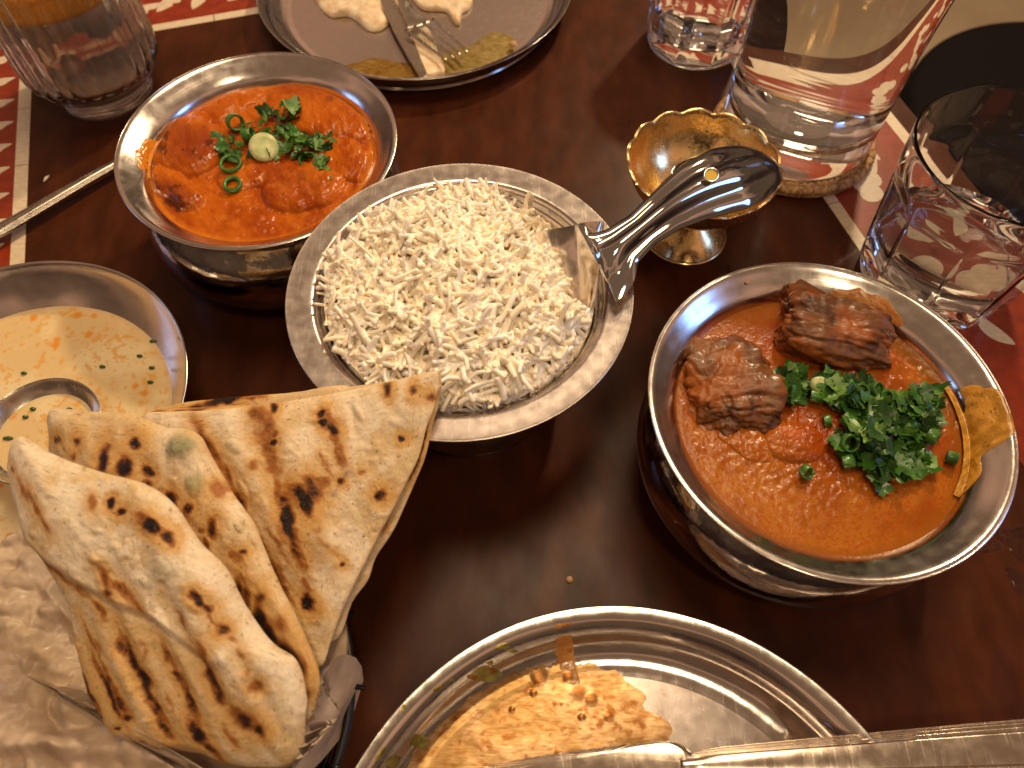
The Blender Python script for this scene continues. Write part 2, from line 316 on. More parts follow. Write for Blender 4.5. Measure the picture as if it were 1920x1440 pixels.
strip_run(-23, -22.05, 15, 64.5, True, 6.5); strip_run(-31.4, -30.5, 35, 73.2, True, 6.5)
strip_run(32.5, 33.4, 10, 64.6, True, 7); strip_run(41.0, 41.9, 10, 73.2, True, 7)
strip_run(-23, 33.4, 64.6, 65.5, False, 7); strip_run(-31.4, 41.9, 73.2, 74.1, False, 7)
def shape_at(pts, c, ang, sc_=1.0):
    P = np.asarray(pts, float)*sc_; R_ = np.array([[math.cos(ang), math.sin(ang)], [-math.sin(ang), math.cos(ang)]]); Q_ = P@R_
    return tw(c[0]+Q_[:, 0], c[1]+Q_[:, 1])
def leaf_shape(L_, w, bend, notch=0.0):
    t = np.linspace(0, 1, 15); wid = w*np.sin(np.pi*np.clip(t, 0, 1))**.75*(1-.25*t); mid = bend*np.sin(np.pi*t)
    up = np.c_[t*L_, mid+wid]; lo = np.c_[t*L_, mid-wid*(1+notch*np.sin(t*26)*(t > .3)*(t < .85))]
    return catmull(np.vstack([lo, up[::-1][1:-1]]), 2, True)
def petal(r, stretch=1.2):
    a = np.linspace(0, 2*math.pi, 22, endpoint=False); rr = r*(1+.18*np.cos(a))
    return np.c_[rr*np.cos(a)*stretch+r, rr*np.sin(a)]
leafp = []
def bone(poly): piece('inlay_leaf', poly, M['bone'], .004+random.uniform(0, .005), .03)
for b in np.arange(22.6, 70, 2.62):                 # feathered leaves of the left band
    bone(shape_at(leaf_shape(5.0, .80, .35, .22), (-27.9, b-2.2), math.radians(24+random.uniform(-3, 3))))
    if b > 40: bone(shape_at(leaf_shape(3.2, .5, -.3, .3), (-27.4, b-1.6), math.radians(152)))
for a in np.arange(-21.0, 12, 3.0):
    bone(shape_at(leaf_shape(4.0, .75, .3, .3), (a, 67.0+.5*math.sin(a)), math.radians(38+18*math.sin(a*1.3))))
    bone(shape_at(petal(.72, 1.1), (a+1.6, 70.6), math.radians(120)))
for a in np.arange(12, 33, 3.2): bone(shape_at(leaf_shape(3.6, .65, -.3), (a, 68.0), math.radians(30)))
for b in (28.0, 38.5, 49.0, 59.5):                     # flower-and-leaf scroll of the right band
    if b < 60:
        for an in (205, 155, 105): bone(shape_at(petal(.80, 1.15), (36.9, b+3.2), math.radians(an)))
        bone(shape_at(petal(.62, 1.3), (37.6, b+3.0), math.radians(-60)))
        bone(shape_at(leaf_shape(3.4, .55, .35), (37.3, b+4.4), math.radians(62)))
        bone(shape_at(leaf_shape(2.8, .5, -.3), (38.4, b+5.6), math.radians(125)))
        for an in (35, -25, 85): bone(shape_at(petal(.66, 1.2), (38.4, b-1.2), math.radians(an)))
        bone(shape_at(leaf_shape(3.2, .6, .3), (36.4, b-3.6), math.radians(115)))
        bone(shape_at(leaf_shape(3.0, .55, -.3), (37.4, b-3.8), math.radians(50)))
bone(shape_at(petal(.85, 1.2), (36.0, 22.8), math.radians(170)))
for an in (20, 75, 130): bone(shape_at(petal(.9, 1.15), (37.6, 20.2), math.radians(an)))
bone(shape_at(leaf_shape(3.2, .6, .3), (38.0, 16.6), math.radians(110)))
V = np.array([[-300, -200, -75], [400, -200, -75], [400, 500, -75], [-300, 500, -75.]]); mk('floor', V, [[0, 1, 2, 3]], M['floor'], smooth=False)['kind'] = 'structure'
# round black seat beyond the table
st = thing('stool', (74.7, 80.2, -75), 'round black padded seat on the pale floor beyond the right table edge', 'stool')
V, Q = lathe([(0, 39), (21, 39), (22.2, 40.5), (22.5, 43), (22.2, 45.5), (21, 47), (12, 47.6), (0, 47.6)], 80, (74.7, 80.2), -75, sub=3); mk('seat', V, Q, M['chair'], st)
for k in range(4):
    a = .8+k*math.pi/2; V, Q, T = tube([(74.7+15*math.cos(a), 80.2+15*math.sin(a), -36), (74.7+18*math.cos(a), 80.2+18*math.sin(a), -75)], 1.3); mk('leg', V, Q, M['chair'], st, T)
# =================================================================== METAL DISHES
def prof_z(prof, r):      # height of the inner dish surface at radius r (inner profile given rim -> centre)
    P = catmull(prof, 4); P = P[:24]; P = P[P[:, 0].argsort()]; return np.interp(r, P[:, 0], P[:, 1])
HC = {'left': (-15.1, 35.5, 8.26), 'right': (14.98, 17.67, 8.5)}
HAND_IN = [(1.0, 8.50), (.985, 8.52), (.965, 8.44), (.93, 8.22), (.88, 7.92), (.84, 7.60), (.815, 7.2), (.80, 6.8), (.80, 6.2), (.86, 5.0), (.9, 3.8), (.84, 2.0), (.6, .7), (.3, .35), (0, .3)]
HAND_OUT = [(0, 0), (.45, 0.0), (.55, .1), (.78, .8), (.93, 2.2), (.985, 3.7), (.95, 5.2), (.86, 6.3), (.825, 6.8), (.83, 7.2), (.87, 7.65), (.93, 8.05), (.985, 8.32), (1.005, 8.42), (1.008, 8.5), (1.0, 8.53)]
def handi(key, label, oval):
    cx, cy, R_ = HC[key]
    th = thing('serving_bowl', (cx, cy, 0), label, 'bowl')
    def mod(t, r, z): return r*(1+oval[0]*np.cos(2*(t-oval[1]))*sst(5.5, 8.5, z)), z
    V, Q = lathe([(r*R_, z) for r, z in HAND_OUT[:10]], 128, (cx, cy), sub=4, mod=mod); mk('bowl_body', V, Q, M['hammer'], th)
    V, Q = lathe([(r*R_, z) for r, z in HAND_OUT[9:]]+[(r*R_, z-.0) for r, z in HAND_IN], 160, (cx, cy), sub=3, mod=mod); mk('flared_rim', V, Q, M['steel_brushed'], th)
    return th
handi('left', 'steel serving bowl with hammered body holding the bright orange curry', (.012, math.radians(120)))
handi('right', 'largest steel serving bowl, at right, holding the lamb curry, sauce spilled over its rim', (.010, math.radians(110)))
# flat-rimmed dish for the rice
RX, RY, RR, RZ = -2.68, 24.44, 8.92, 8.8
rd = thing('rice_dish', (RX, RY, 0), 'flat-rimmed round steel dish filled with white rice', 'dish')
V, Q = lathe([(0, 0), (5.0, 0), (5.6, .4), (6.6, 3), (7.1, 6), (7.2, 8.0), (7.35, 8.45)], 128, (RX, RY), sub=4); mk('dish_body', V, Q, M['hammer'], rd)
fr = [(7.35, 8.45), (7.6, 8.60), (8.75, 8.72), (8.90, 8.70), (8.93, 8.76), (8.90, 8.82), (8.75, 8.80), (7.75, 8.74), (7.60, 8.72), (7.50, 8.66), (7.43, 8.54), (7.36, 8.34), (7.27, 8.24), (7.16, 8.18), (7.08, 8.0), (7.0, 7.0), (6.6, 4), (5.2, .5), (0, .35)]
V, Q = lathe(fr, 160, (RX, RY), sub=2); mk('flat_rim', V, Q, M['steel_satin'], rd)
# thali plates
def plate(name, c, R_, label, fl, cat='plate'):
    th = thing(name, (c[0], c[1], 0), label, cat)
    pr = [(0, 0), (fl-.1, 0), (fl+.5, .12), (fl+1.3, .75), (R_-.55, 1.72), (R_-.1, 2.0), (R_, 2.02), (R_+.02, 2.07), (R_-.04, 2.1), (R_-.6, 1.86), (R_-1.1, 1.30), (fl+1.25, .86), (fl+.9, .50), (fl+.6, .30), (fl+.25, .20), (fl, .17), (fl-.3, .16)]
    V, Q = lathe(pr, 192, c, sub=4); mk('plate_wall', V, Q, M['steel'], th)
    V, Q = lathe([(fl-.3, .16), (fl-1, .155), (fl*.6, .15), (fl*.3, .15), (0.01, .15)], 192, c); mk('plate_base', V, Q, M['steel_satin'], th)
    return th
BP = (5.04, -3.92); TP = (-8.17, 62.81)
plate('dinner_plate', BP, 13.73, 'used steel thali plate at the bottom edge, smeared with curry and holding a knife', 11.1)
plate('dinner_plate', TP, 13.39, 'used steel thali plate at the far side holding bread scraps, a knife and a fork', 11.2)
# =================================================================== SAUCE, STAINS
def disc(c, R_, z, nr=150, nt_=300, hf=None, cf=None, pw=.75):
    s = np.linspace(0.001, 1, nr)**pw; t = np.linspace(0, 2*math.pi, nt_, endpoint=False)
    R_ = R_(t) if callable(R_) else np.full(nt_, R_)
    x = c[0]+(s[:, None]*(R_*np.cos(t))[None]).ravel(); y = c[1]+(s[:, None]*(R_*np.sin(t))[None]).ravel(); sr = np.repeat(s, nt_)
    zz = np.full(len(x), float(z)); 
    if hf is not None: zz = zz+hf(x, y, sr)
    V = np.c_[x, y, zz]; return V, grid_faces(nr, nt_), sr
def gauss(px, cx, cy, a, b, ang):
    t = math.radians(ang); dx = px[:, 0]-cx; dy = px[:, 1]-cy; u = dx*math.cos(t)+dy*math.sin(t); v = -dx*math.sin(t)+dy*math.cos(t)
    return np.exp(-((u/a)**2+(v/b)**2))
def dome(px, cx, cy, a, b, ang, p=2.5):
    t = math.radians(ang); dx = px[:, 0]-cx; dy = px[:, 1]-cy; u = dx*math.cos(t)+dy*math.sin(t); v = -dx*math.sin(t)+dy*math.cos(t)
    q = np.abs(u/a)**p+np.abs(v/b)**p; return np.clip(1-q, 0, 1)**.5
# ---- left curry
cx, cy, R_ = HC['left']; ZS = 7.15
lumps = [(345, 275, 75, 52, 10, .75), (330, 355, 62, 34, 30, .55), (610, 205, 110, 55, 10, .55), (565, 355, 80, 45, -5, .5), (470, 330, 60, 30, -20, .3), (640, 300, 60, 45, 20, .35), (430, 200, 90, 22, -22, .25)]
def hl(x, y, s):
    p = proj(np.c_[x, y, np.full(len(x), ZS)]); q = p+14*np.c_[fbm(p/60, 3), fbm(p/60+9, 3)]
    h = 0
    for a in lumps: h = np.maximum(h, a[5]*dome(q, *a[:5]))
    w = sst(1.0, .9, s)
    return (h+.13*np.abs(fbm(p/34, 4))+.07*fbm(p/11, 3)+.10*fbm(p/90, 2))*w
V, Q, sr = disc((cx, cy), R_*.835, ZS, 200, 420, hl)
p = proj(V); n1 = fbm(p/45, 4); n2 = fbm(p/12+5, 3); 
C = mix((.33, .055, .002), (.47, .105, .005), sst(-.35, .35, n1)); C = mix(C, (.56, .16, .015), .5*sst(.1, .5, n2))
dk = np.maximum.reduce([.75*dome(p+10*np.c_[n1, n2], 350, 270, 62, 44, 10), .8*dome(p+14*np.c_[n2, n1], 325, 365, 52, 24, 25), .35*gauss(p, 560, 350, 60, 30, 0), .5*gauss(p, 590, 165, 130, 22, 12)])  # dark chicken pieces; last term is shade painted on the sauce's upper right
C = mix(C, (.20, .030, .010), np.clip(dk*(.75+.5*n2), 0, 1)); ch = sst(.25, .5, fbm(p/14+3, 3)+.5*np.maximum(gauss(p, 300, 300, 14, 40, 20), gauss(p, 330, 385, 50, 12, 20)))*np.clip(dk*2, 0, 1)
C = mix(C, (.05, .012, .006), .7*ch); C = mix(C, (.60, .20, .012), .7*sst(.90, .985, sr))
o = mk('orange_curry', V, Q, M['sauce'], col=C); tag(o, 'smooth bright orange curry sauce over chicken pieces in the upper left bowl', 'curry')
# ---- right curry
cx, cy, R_ = HC['right']; ZR = 7.2
lum2 = [(1490, 830, 60, 40, 10, .35), (1640, 700, 90, 40, 20, .35), (1620, 790, 130, 70, 15, .28), (1400, 830, 60, 26, 30, .18)]
def hr(x, y, s):
    p = proj(np.c_[x, y, np.full(len(x), ZR)]); q = p+12*np.c_[fbm(p/60, 3), fbm(p/60+9, 3)]; h = 0
    for a in lum2: h = np.maximum(h, a[5]*dome(q, *a[:5]))
    w = sst(1.0, .92, s); mid = np.maximum(gauss(p, 1500, 850, 190, 90, 10), gauss(p, 1730, 740, 120, 60, 40))
    return (h+(.02+.085*mid)*np.abs(fbm(p/20, 4))+.02*fbm(p/70, 2)+.05*mid*fbm(p/9, 2))*w
V, Q, sr = disc((cx, cy), R_*.838, ZR, 210, 460, hr)
p = proj(V); n1 = fbm(p/70, 4); n2 = fbm(p/14+5, 3)
C = mix((.36, .112, .008), (.26, .062, .003), sst(-.3, .35, n1)); C = mix(C, (.43, .150, .022), .8*gauss(p, 1440, 930, 150, 60, 25)*sst(-.2, .5, n2+.3)); C = mix(C, (.36, .05, .008), .55*np.maximum(gauss(p, 1600, 800, 190, 75, 8), gauss(p, 1500, 640, 200, 45, 0)))
C = mix(C, (.30, .045, .006), .6*sst(.45, .7, np.abs(fbm(p/5, 2))*1.5))                      # oil speckle
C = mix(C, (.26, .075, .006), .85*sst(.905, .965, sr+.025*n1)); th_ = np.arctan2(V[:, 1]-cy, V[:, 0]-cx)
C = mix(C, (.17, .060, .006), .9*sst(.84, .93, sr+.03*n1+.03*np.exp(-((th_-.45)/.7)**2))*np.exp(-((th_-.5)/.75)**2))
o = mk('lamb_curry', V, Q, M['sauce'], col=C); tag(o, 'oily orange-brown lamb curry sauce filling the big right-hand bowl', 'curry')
# ---- soup
SX, SY, SR_, SZ = -27.3, 19.97, 9.76, 4.5
sb = thing('soup_bowl', (SX, SY, 0), 'shallow round grey steel bowl of creamy soup at the left edge', 'bowl')
pr = [(0, 0), (4, 0), (5, .3), (8.2, 2.2), (9.4, 3.7), (9.7, 4.4), (9.78, 4.5), (9.72, 4.56), (9.60, 4.46), (9.25, 3.75), (8.3, 2.5), (7, 1.4), (4, .4), (0, .3)]
V, Q = lathe(pr, 160, (SX, SY), sub=4); mk('bowl_wall', V, Q, M['steel_brushed'], sb)
def hs(x, y, s): return .02*fbm(np.c_[x, y]/1.5, 3)
def soupcol(V, sr):
    p = proj(V); pw = np.c_[V[:, 0], V[:, 1]]; n = fbm(pw/2.2, 4); C = mix((.70, .50, .25), (.78, .62, .36), sst(-.3, .3, n))
    k = fbm(pw/.30+31, 3)+.45*fbm(pw/2.6+7, 2); C = mix(C, (.70, .36, .075), .8*sst(.34, .5, k)); k2 = fbm(pw/.2+3, 2); C = mix(C, (.68, .32, .06), .5*sst(.42, .55, k2)*sst(-.1, .3, n))
    for _ in range(26):
        a = rng.uniform(-1, 1, 2); q = np.array([SX, SY])+a*[7.5, 7.5]; d = np.hypot(*(pw-q+.12*np.c_[n, k]).T); C = mix(C, (.70, .27, .025), .95*sst(rng.uniform(.2, .42), .12, d))
    return C
V, Q, sr = disc((SX, SY), 8.08, 2.25, 160, 320, hs); C = soupcol(V, sr); C = mix(C, (.55, .40, .25), .5*sst(.95, 1, sr))
o = mk('creamy_soup', V, Q, M['soup'], col=C); tag(o, 'cream coloured soup with orange oil drops in the left-edge bowl', 'soup')
for k, (x, y) in enumerate([(262, 668), (285, 690), (282, 717), (192, 688), (286, 640), (22, 760), (45, 700)]):
    q = at(x, y, 2.3); V, Q = lathe([(0, .0), (.09, 0), (.13, .04), (.12, .10), (.05, .13), (0, .13)], 10, q[:2], q[2]-.03)
    V = q+(V-q)*np.array([1.4, .8, 1]); o = mk('chive_piece', V, Q, M['coriander']); tag(o, ['chive bit on the soup near the right wall of its bowl, upper one', 'dark chive bit at the right side of the soup', 'lowest chive bit at the right side of the soup', 'chive bit in the middle of the soup above the spoon', 'chive bit at the top right of the soup', 'chive bit at the left edge of the soup above the spoon', 'chive bit on the soup left of the middle, just above the spoon rim'][k], 'herb')
# rim stains: patches that follow the dish surface
def stain(name, key, t0, t1, rin, rout, shape, color, label=None, thick=.05, seed=0, m='oil'):
    cx, cy, R_ = HC[key]; n, k = 70, 46; t = np.linspace(t0, t1, n); s = np.linspace(0, 1, k)
    T_, S_ = np.meshgrid(t, s, indexing='ij'); u = (T_-t0)/(t1-t0); ext = shape(u)+.10*vn(np.c_[u.ravel()*9+seed, u.ravel()*0, u.ravel()*0]).reshape(u.shape)*np.sin(u*math.pi)
    r = rin+(rout-rin)*S_*np.clip(ext, 0.0, 1.05); z = prof_z(HAND_IN, r)+thick*np.clip((1-S_**3), 0, 1)**.5*np.sqrt(np.clip(np.sin(u*math.pi), 0, 1))*(1+.5*vn(np.c_[T_.ravel()*30, S_.ravel()*6]).reshape(u.shape))+.035
    V = np.c_[(cx+r*R_*np.cos(T_)).ravel(), (cy+r*R_*np.sin(T_)).ravel(), z.ravel()]
    q = fbm(np.c_[T_.ravel()*22, S_.ravel()*5]+seed, 4); C = mix(color[0], color[1], sst(-.3, .35, q)); C = mix(C, (.10, .025, .004), .8*sst(.42, .6, fbm(np.c_[T_.ravel()*60, S_.ravel()*14], 3)))
    o = mk(name, V, grid_faces(n, k, False), M[m], col=C); tag(o, label, 'spill'); return o
stain('sauce_spill', 'right', -.66, .28, .785, .985, lambda u: np.exp(-((u-.66)/.25)**4)*1.0+.35*np.exp(-((u-.25)/.2)**2)+.08, ((.34, .15, .012), (.52, .24, .03)), 'golden oily sauce spilled over the right rim of the lamb curry bowl', .045, 3)
stain('sauce_spill', 'right', .75, 1.35, .82, .955, lambda u: .75*np.sin(u*math.pi)**.5, ((.42, .14, .02), (.52, .22, .05)), 'thin streak of sauce on the far rim of the lamb curry bowl', .02, 8)
stain('sauce_spill', 'left', 2.92, 3.42, .80, .90, lambda u: np.exp(-((u-.5)/.42)**4)*(.75+.25*np.sin(u*9)**2), ((.58, .17, .008), (.66, .24, .02)), 'yellow-orange sauce tongue on the left rim of the orange curry bowl', .07, 5)
0 and stain('sauce_spill', 'left', 1.82, 2.02, .80, .90, lambda u: np.exp(-((u-.35)/.16)**2)+.15, ((.55, .20, .03), (.60, .26, .06)), 'thin orange lick of sauce on the far rim of the orange curry bowl', .02, 6)
stain('sauce_spill', 'left', .35, .62, .80, .93, lambda u: .7*np.exp(-((u-.5)/.12)**2)+.1, ((.55, .20, .03), (.60, .24, .05)), 'faint orange drip on the right rim of the orange curry bowl', .02, 7)
def rimdot(x, y, z, r, lab):
    q = at(x, y, z); V, Q, _ = disc(q[:2], r, q[2], 8, 16, lambda x, y, s: .08*np.sqrt(np.clip(1-s**2, 0, 1))); tag(mk('sauce_drop', V, Q, M['crumb']), lab, 'drop')
rimdot(1402, 530, 8.25, .13, 'small brown sauce drop on the far left rim of the lamb curry bowl')
# =================================================================== MEAT
def lump(name, c, dims, rotz, seed, label, cat, cols, box=3.4, tilt=0, m='meat', amp=.2, n=90):
    t = np.linspace(0, math.pi, n); f = np.linspace(0, 2*math.pi, n*2, endpoint=False); Tt, Ff = np.meshgrid(t, f, indexing='ij')
    d = np.c_[np.cos(Tt).ravel(), (np.sin(Tt)*np.cos(Ff)).ravel(), (np.sin(Tt)*np.sin(Ff)).ravel()]
    r = (np.abs(d)**box).sum(1)**(-1/box); P = d*r[:, None]; L0 = P.copy()
    sd = np.array([seed*3.13+.37, seed*1.71+.61, seed+.29])
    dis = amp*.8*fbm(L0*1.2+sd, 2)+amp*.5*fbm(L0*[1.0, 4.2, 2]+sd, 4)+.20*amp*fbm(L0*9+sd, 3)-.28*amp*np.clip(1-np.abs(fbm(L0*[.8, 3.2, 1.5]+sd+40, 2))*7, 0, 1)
    P = P*(1+dis)[:, None]*np.array(dims)
    a, b = math.cos(rotz), math.sin(rotz); ct, st_ = math.cos(tilt), math.sin(tilt)
    P = np.c_[P[:, 0]*ct+P[:, 2]*st_, P[:, 1], -P[:, 0]*st_+P[:, 2]*ct]; P = np.c_[P[:, 0]*a-P[:, 1]*b, P[:, 0]*b+P[:, 1]*a, P[:, 2]]
    V = P+np.array(c); q = fbm(L0*2.2+sd, 4); q2 = fbm(L0*6+sd+9, 3)
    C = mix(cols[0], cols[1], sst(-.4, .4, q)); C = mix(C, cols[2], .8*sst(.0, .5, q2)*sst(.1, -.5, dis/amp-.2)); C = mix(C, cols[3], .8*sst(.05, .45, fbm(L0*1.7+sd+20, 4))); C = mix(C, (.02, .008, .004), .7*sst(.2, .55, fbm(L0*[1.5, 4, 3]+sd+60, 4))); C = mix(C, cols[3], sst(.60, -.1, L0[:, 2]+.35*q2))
    o = mk(name, V, grid_faces(n, 2*n), M[m], col=C); tag(o, label, cat); return o
BR = [(.090, .030, .010), (.17, .060, .018), (.035, .011, .005), (.30, .075, .010)]
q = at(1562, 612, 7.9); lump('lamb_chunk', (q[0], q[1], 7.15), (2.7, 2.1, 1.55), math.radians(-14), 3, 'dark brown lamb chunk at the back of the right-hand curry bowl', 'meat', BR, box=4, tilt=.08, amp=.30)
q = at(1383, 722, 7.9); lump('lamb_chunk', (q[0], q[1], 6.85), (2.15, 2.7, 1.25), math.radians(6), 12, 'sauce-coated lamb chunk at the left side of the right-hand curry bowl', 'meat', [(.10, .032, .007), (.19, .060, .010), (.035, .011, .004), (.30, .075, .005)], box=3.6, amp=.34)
q = at(1490, 825, 7.3); lump('lamb_chunk', (q[0], q[1], 7.0), (1.1, .95, .55), .5, 5, 'small shredded lamb piece sunk in the sauce left of the herb heap', 'meat', [(.40, .085, .016), (.46, .12, .025), (.2, .04, .01), (.50, .10, .012)], box=2.4, amp=.3)
q = at(1662, 700, 7.3); lump('lamb_chunk', (q[0], q[1], 7.0), (1.5, .9, .5), -.4, 8, 'small lamb piece between the big dark chunk and the herb heap', 'meat', [(.30, .07, .02), (.40, .10, .03), (.12, .03, .01), (.46, .09, .012)], box=2.4, amp=.25)
# =================================================================== HERBS
def leafmesh(size, seed):
    r_ = random.Random(seed); n = 30; a = np.linspace(0, 2*math.pi, n, endpoint=False); lob = r_.choice([3, 5, 5]); ph = r_.random()*6
    r = size*(.62+.30*np.abs(np.cos(a*lob/2+ph))+.10*np.cos(a*11+ph)); r = r*(1+.25*np.cos(a))
    P = [np.zeros((1, 2))]+[np.c_[r*k*np.cos(a), r*k*np.sin(a)] for k in (.5, 1.0)]; P = np.vstack(P)
    bend = r_.uniform(.3, 1.1)/size; z = bend*P[:, 0]**2*.5-r_.uniform(-.3, .6)/size*P[:, 1]**2*.5+.04*size*np.sin(P[:, 0]*9/size+ph)
    V = np.c_[P, z]; Q = [(1+j, 1+n+j, 1+n+(j+1) % n, 1+(j+1) % n) for j in range(n)]; T = [(0, 1+j, 1+(j+1) % n) for j in range(n)]; return V, np.array(Q), np.array(T)
def rot(V, ax, ay, az):
    from mathutils import Euler
    return V@np.array(Euler((ax, ay, az)).to_matrix()).T
def ringmesh(r, w, h, n=20):
    V, Q = lathe([(r, 0), (r, h), (r-w*.3, h+.02), (r-w, h), (r-w, 0), (r-.3*w, -.02), (r, 0)], n); return V, Q
def heap(name, spots, n, zbase, hz, size, m, label, cat, seed, squash=.35):
    r_ = random.Random(seed); parts = []; cols = []
    for i in range(n):
        s = r_.choices(spots, weights=[q[4] for q in spots])[0]; a = r_.random()*6.283; k = r_.random()**.6
        x = s[0]+s[2]*k*math.cos(a); y = s[1]+s[3]*k*math.sin(a); z = zbase+hz*(1-k*k)*r_.random()*s[4]+.03
        V, Q, T = leafmesh(size*r_.uniform(.5, 1.15), r_.random()); V = V*np.array([1, r_.uniform(.35, 1), 1]); V = rot(V, r_.uniform(-.7, .7), r_.uniform(-.7, .7), r_.uniform(0, 6.28))
        V = V+at(x, y, z); V[:, 2] = np.maximum(V[:, 2], zbase-.02+.0*V[:, 2]); parts.append((V, Q, T)); k_ = r_.random(); c0 = np.array([(.020, .066, .009), (.038, .125, .014), (.075, .19, .022), (.15, .28, .06)][r_.choice([0, 0, 1, 1, 1, 2, 2, 3])]); cols.append(np.tile(c0*(.8+.4*k_), (len(V), 1))*(1+.25*(np.hypot(V[:, 0]-V[0, 0], V[:, 1]-V[0, 1])/size)[:, None]))
    V, Q, T = join(parts); o = mk(name, V, Q, M[m], T=T, col=np.vstack(cols)); tag(o, label, cat, kind='stuff'); return o
heap('chopped_coriander', [(1650, 810, 85, 55, 1.), (1600, 745, 60, 28, .8), (1710, 780, 45, 45, .8), (1560, 730, 60, 22, .5), (1680, 870, 70, 25, .5), (1480, 725, 22, 35, .45), (1740, 770, 20, 40, .5)], 340, 7.45, 1.35, 0.66, 'herbs', 'heap of chopped dark green coriander on the lamb curry', 'herb', 5)
heap('chopped_coriander', [(515, 232, 50, 24, 1.), (560, 262, 40, 20, .8), (545, 210, 16, 26, .8), (585, 270, 42, 18, .8), (425, 275, 28, 18, .5), (600, 300, 18, 26, .4), (520, 290, 60, 8, .3)], 105, 7.45, .7, 0.55, 'herbs', 'loose chopped coriander scattered on the orange curry', 'herb', 6)
def leaf_at(x, y, z, size, seed, m, az, label, group, name='coriander_leaf', tilt=(.15, .1)):
    V, Q, T = leafmesh(size, seed); V = rot(V, tilt[0], tilt[1], az)+at(x, y, z); V[:, 2] = np.maximum(V[:, 2], z-.05); tag(mk(name, V, Q, M[m], T=T), label, 'herb', group)
GR = 'single coriander leaves on the lamb curry'
for i, (x, y, s, az, m) in enumerate([(1650, 915, .48, .2, 'coriander'), (1700, 870, .6, 1, 'leaf_pale'), (1745, 868, .55, 2, 'leaf_pale'), (1640, 868, .65, 0, 'leaf_pale'), (1600, 770, .6, 2.5, 'coriander'), (1560, 725, .6, .5, 'leaf_pale'), (1720, 740, .7, .4, 'coriander'), (1690, 770, .6, 1.4, 'coriander'), (1625, 765, .7, .9, 'coriander'), (1590, 855, .5, 1.9, 'coriander')]):
    leaf_at(x, y, 7.5+.5*(680 < y < 830), s, 20+i, m, az, ['', 'pale coriander leaf at the lower edge of the lamb curry herb heap', 'pale coriander leaf at the lower right corner of the lamb curry herb heap', 'pale coriander leaf at the bottom middle of the lamb curry herb heap', 'dark coriander leaf at the left of the main herb heap', 'pale coriander leaf beside the white spring onion slice on the lamb curry', 'broad dark coriander leaf at the upper right of the herb heap', 'dark coriander leaf just right of the middle of the herb heap', 'dark coriander leaf on top of the middle of the herb heap', 'small dark coriander leaf at the lower left of the herb heap'][i] if i else 'lone dark coriander leaf lying below the herb heap on the lamb curry', GR if i else None)
leaf_at(413, 275, 7.75, .55, 61, 'coriander', .4, 'small coriander leaf on the left chicken lump of the orange curry', None)
leaf_at(440, 300, 7.7, .5, 62, 'coriander', 1.4, 'coriander leaf resting in the green onion ring of the orange curry', None)
leaf_at(545, 205, 8.0, .75, 63, 'leaf_pale', 1.5, 'pale upright coriander sprig standing on the orange curry', None, tilt=(.9, .2))
leaf_at(600, 300, 7.6, .6, 64, 'coriander', -.8, 'curled coriander leaf at the right of the orange curry garnish', None)
leaf_at(605, 335, 7.5, .55, 65, 'leaf_pale', -.6, 'pale coriander leaf lying in the front of the orange curry', None)
def scal(x, y, z, r, w, h, ax, az, m, label, group=None, name='spring_onion_ring'):
    V, Q = ringmesh(r, w, h, 26); V = rot(V, ax, ax*.3, az); V = V+at(x, y, z); tag(mk(name, V, Q, M[m]), label, 'spring onion', group)
scal(495, 278, 7.75, .86, .86, .30, .55, .2, 'scallion_white', 'thick pale white slice of spring onion in the middle of the orange curry', name='spring_onion_slice')
scal(434, 310, 7.5, .66, .17, .26, .12, 0, 'scallion', 'larger green spring onion ring left of the white slice')
scal(437, 348, 7.4, .55, .20, .22, .15, 0, 'scallion', 'smaller bright green spring onion ring at the front of the orange curry')
scal(578, 302, 7.45, .55, .12, .2, .2, 0, 'scallion', 'green spring onion ring at the right of the orange curry garnish')
scal(438, 228, 7.6, .52, .14, .6, 1.1, .5, 'scallion', 'green spring onion piece lying above the left chicken lump')
scal(458, 255, 7.65, .42, .14, .6, 1.2, 1.5, 'scallion', 'short green tube of spring onion beside the white slice')
GS = 'spring onion pieces in the lamb curry herb heap'
r_ = random.Random(3)
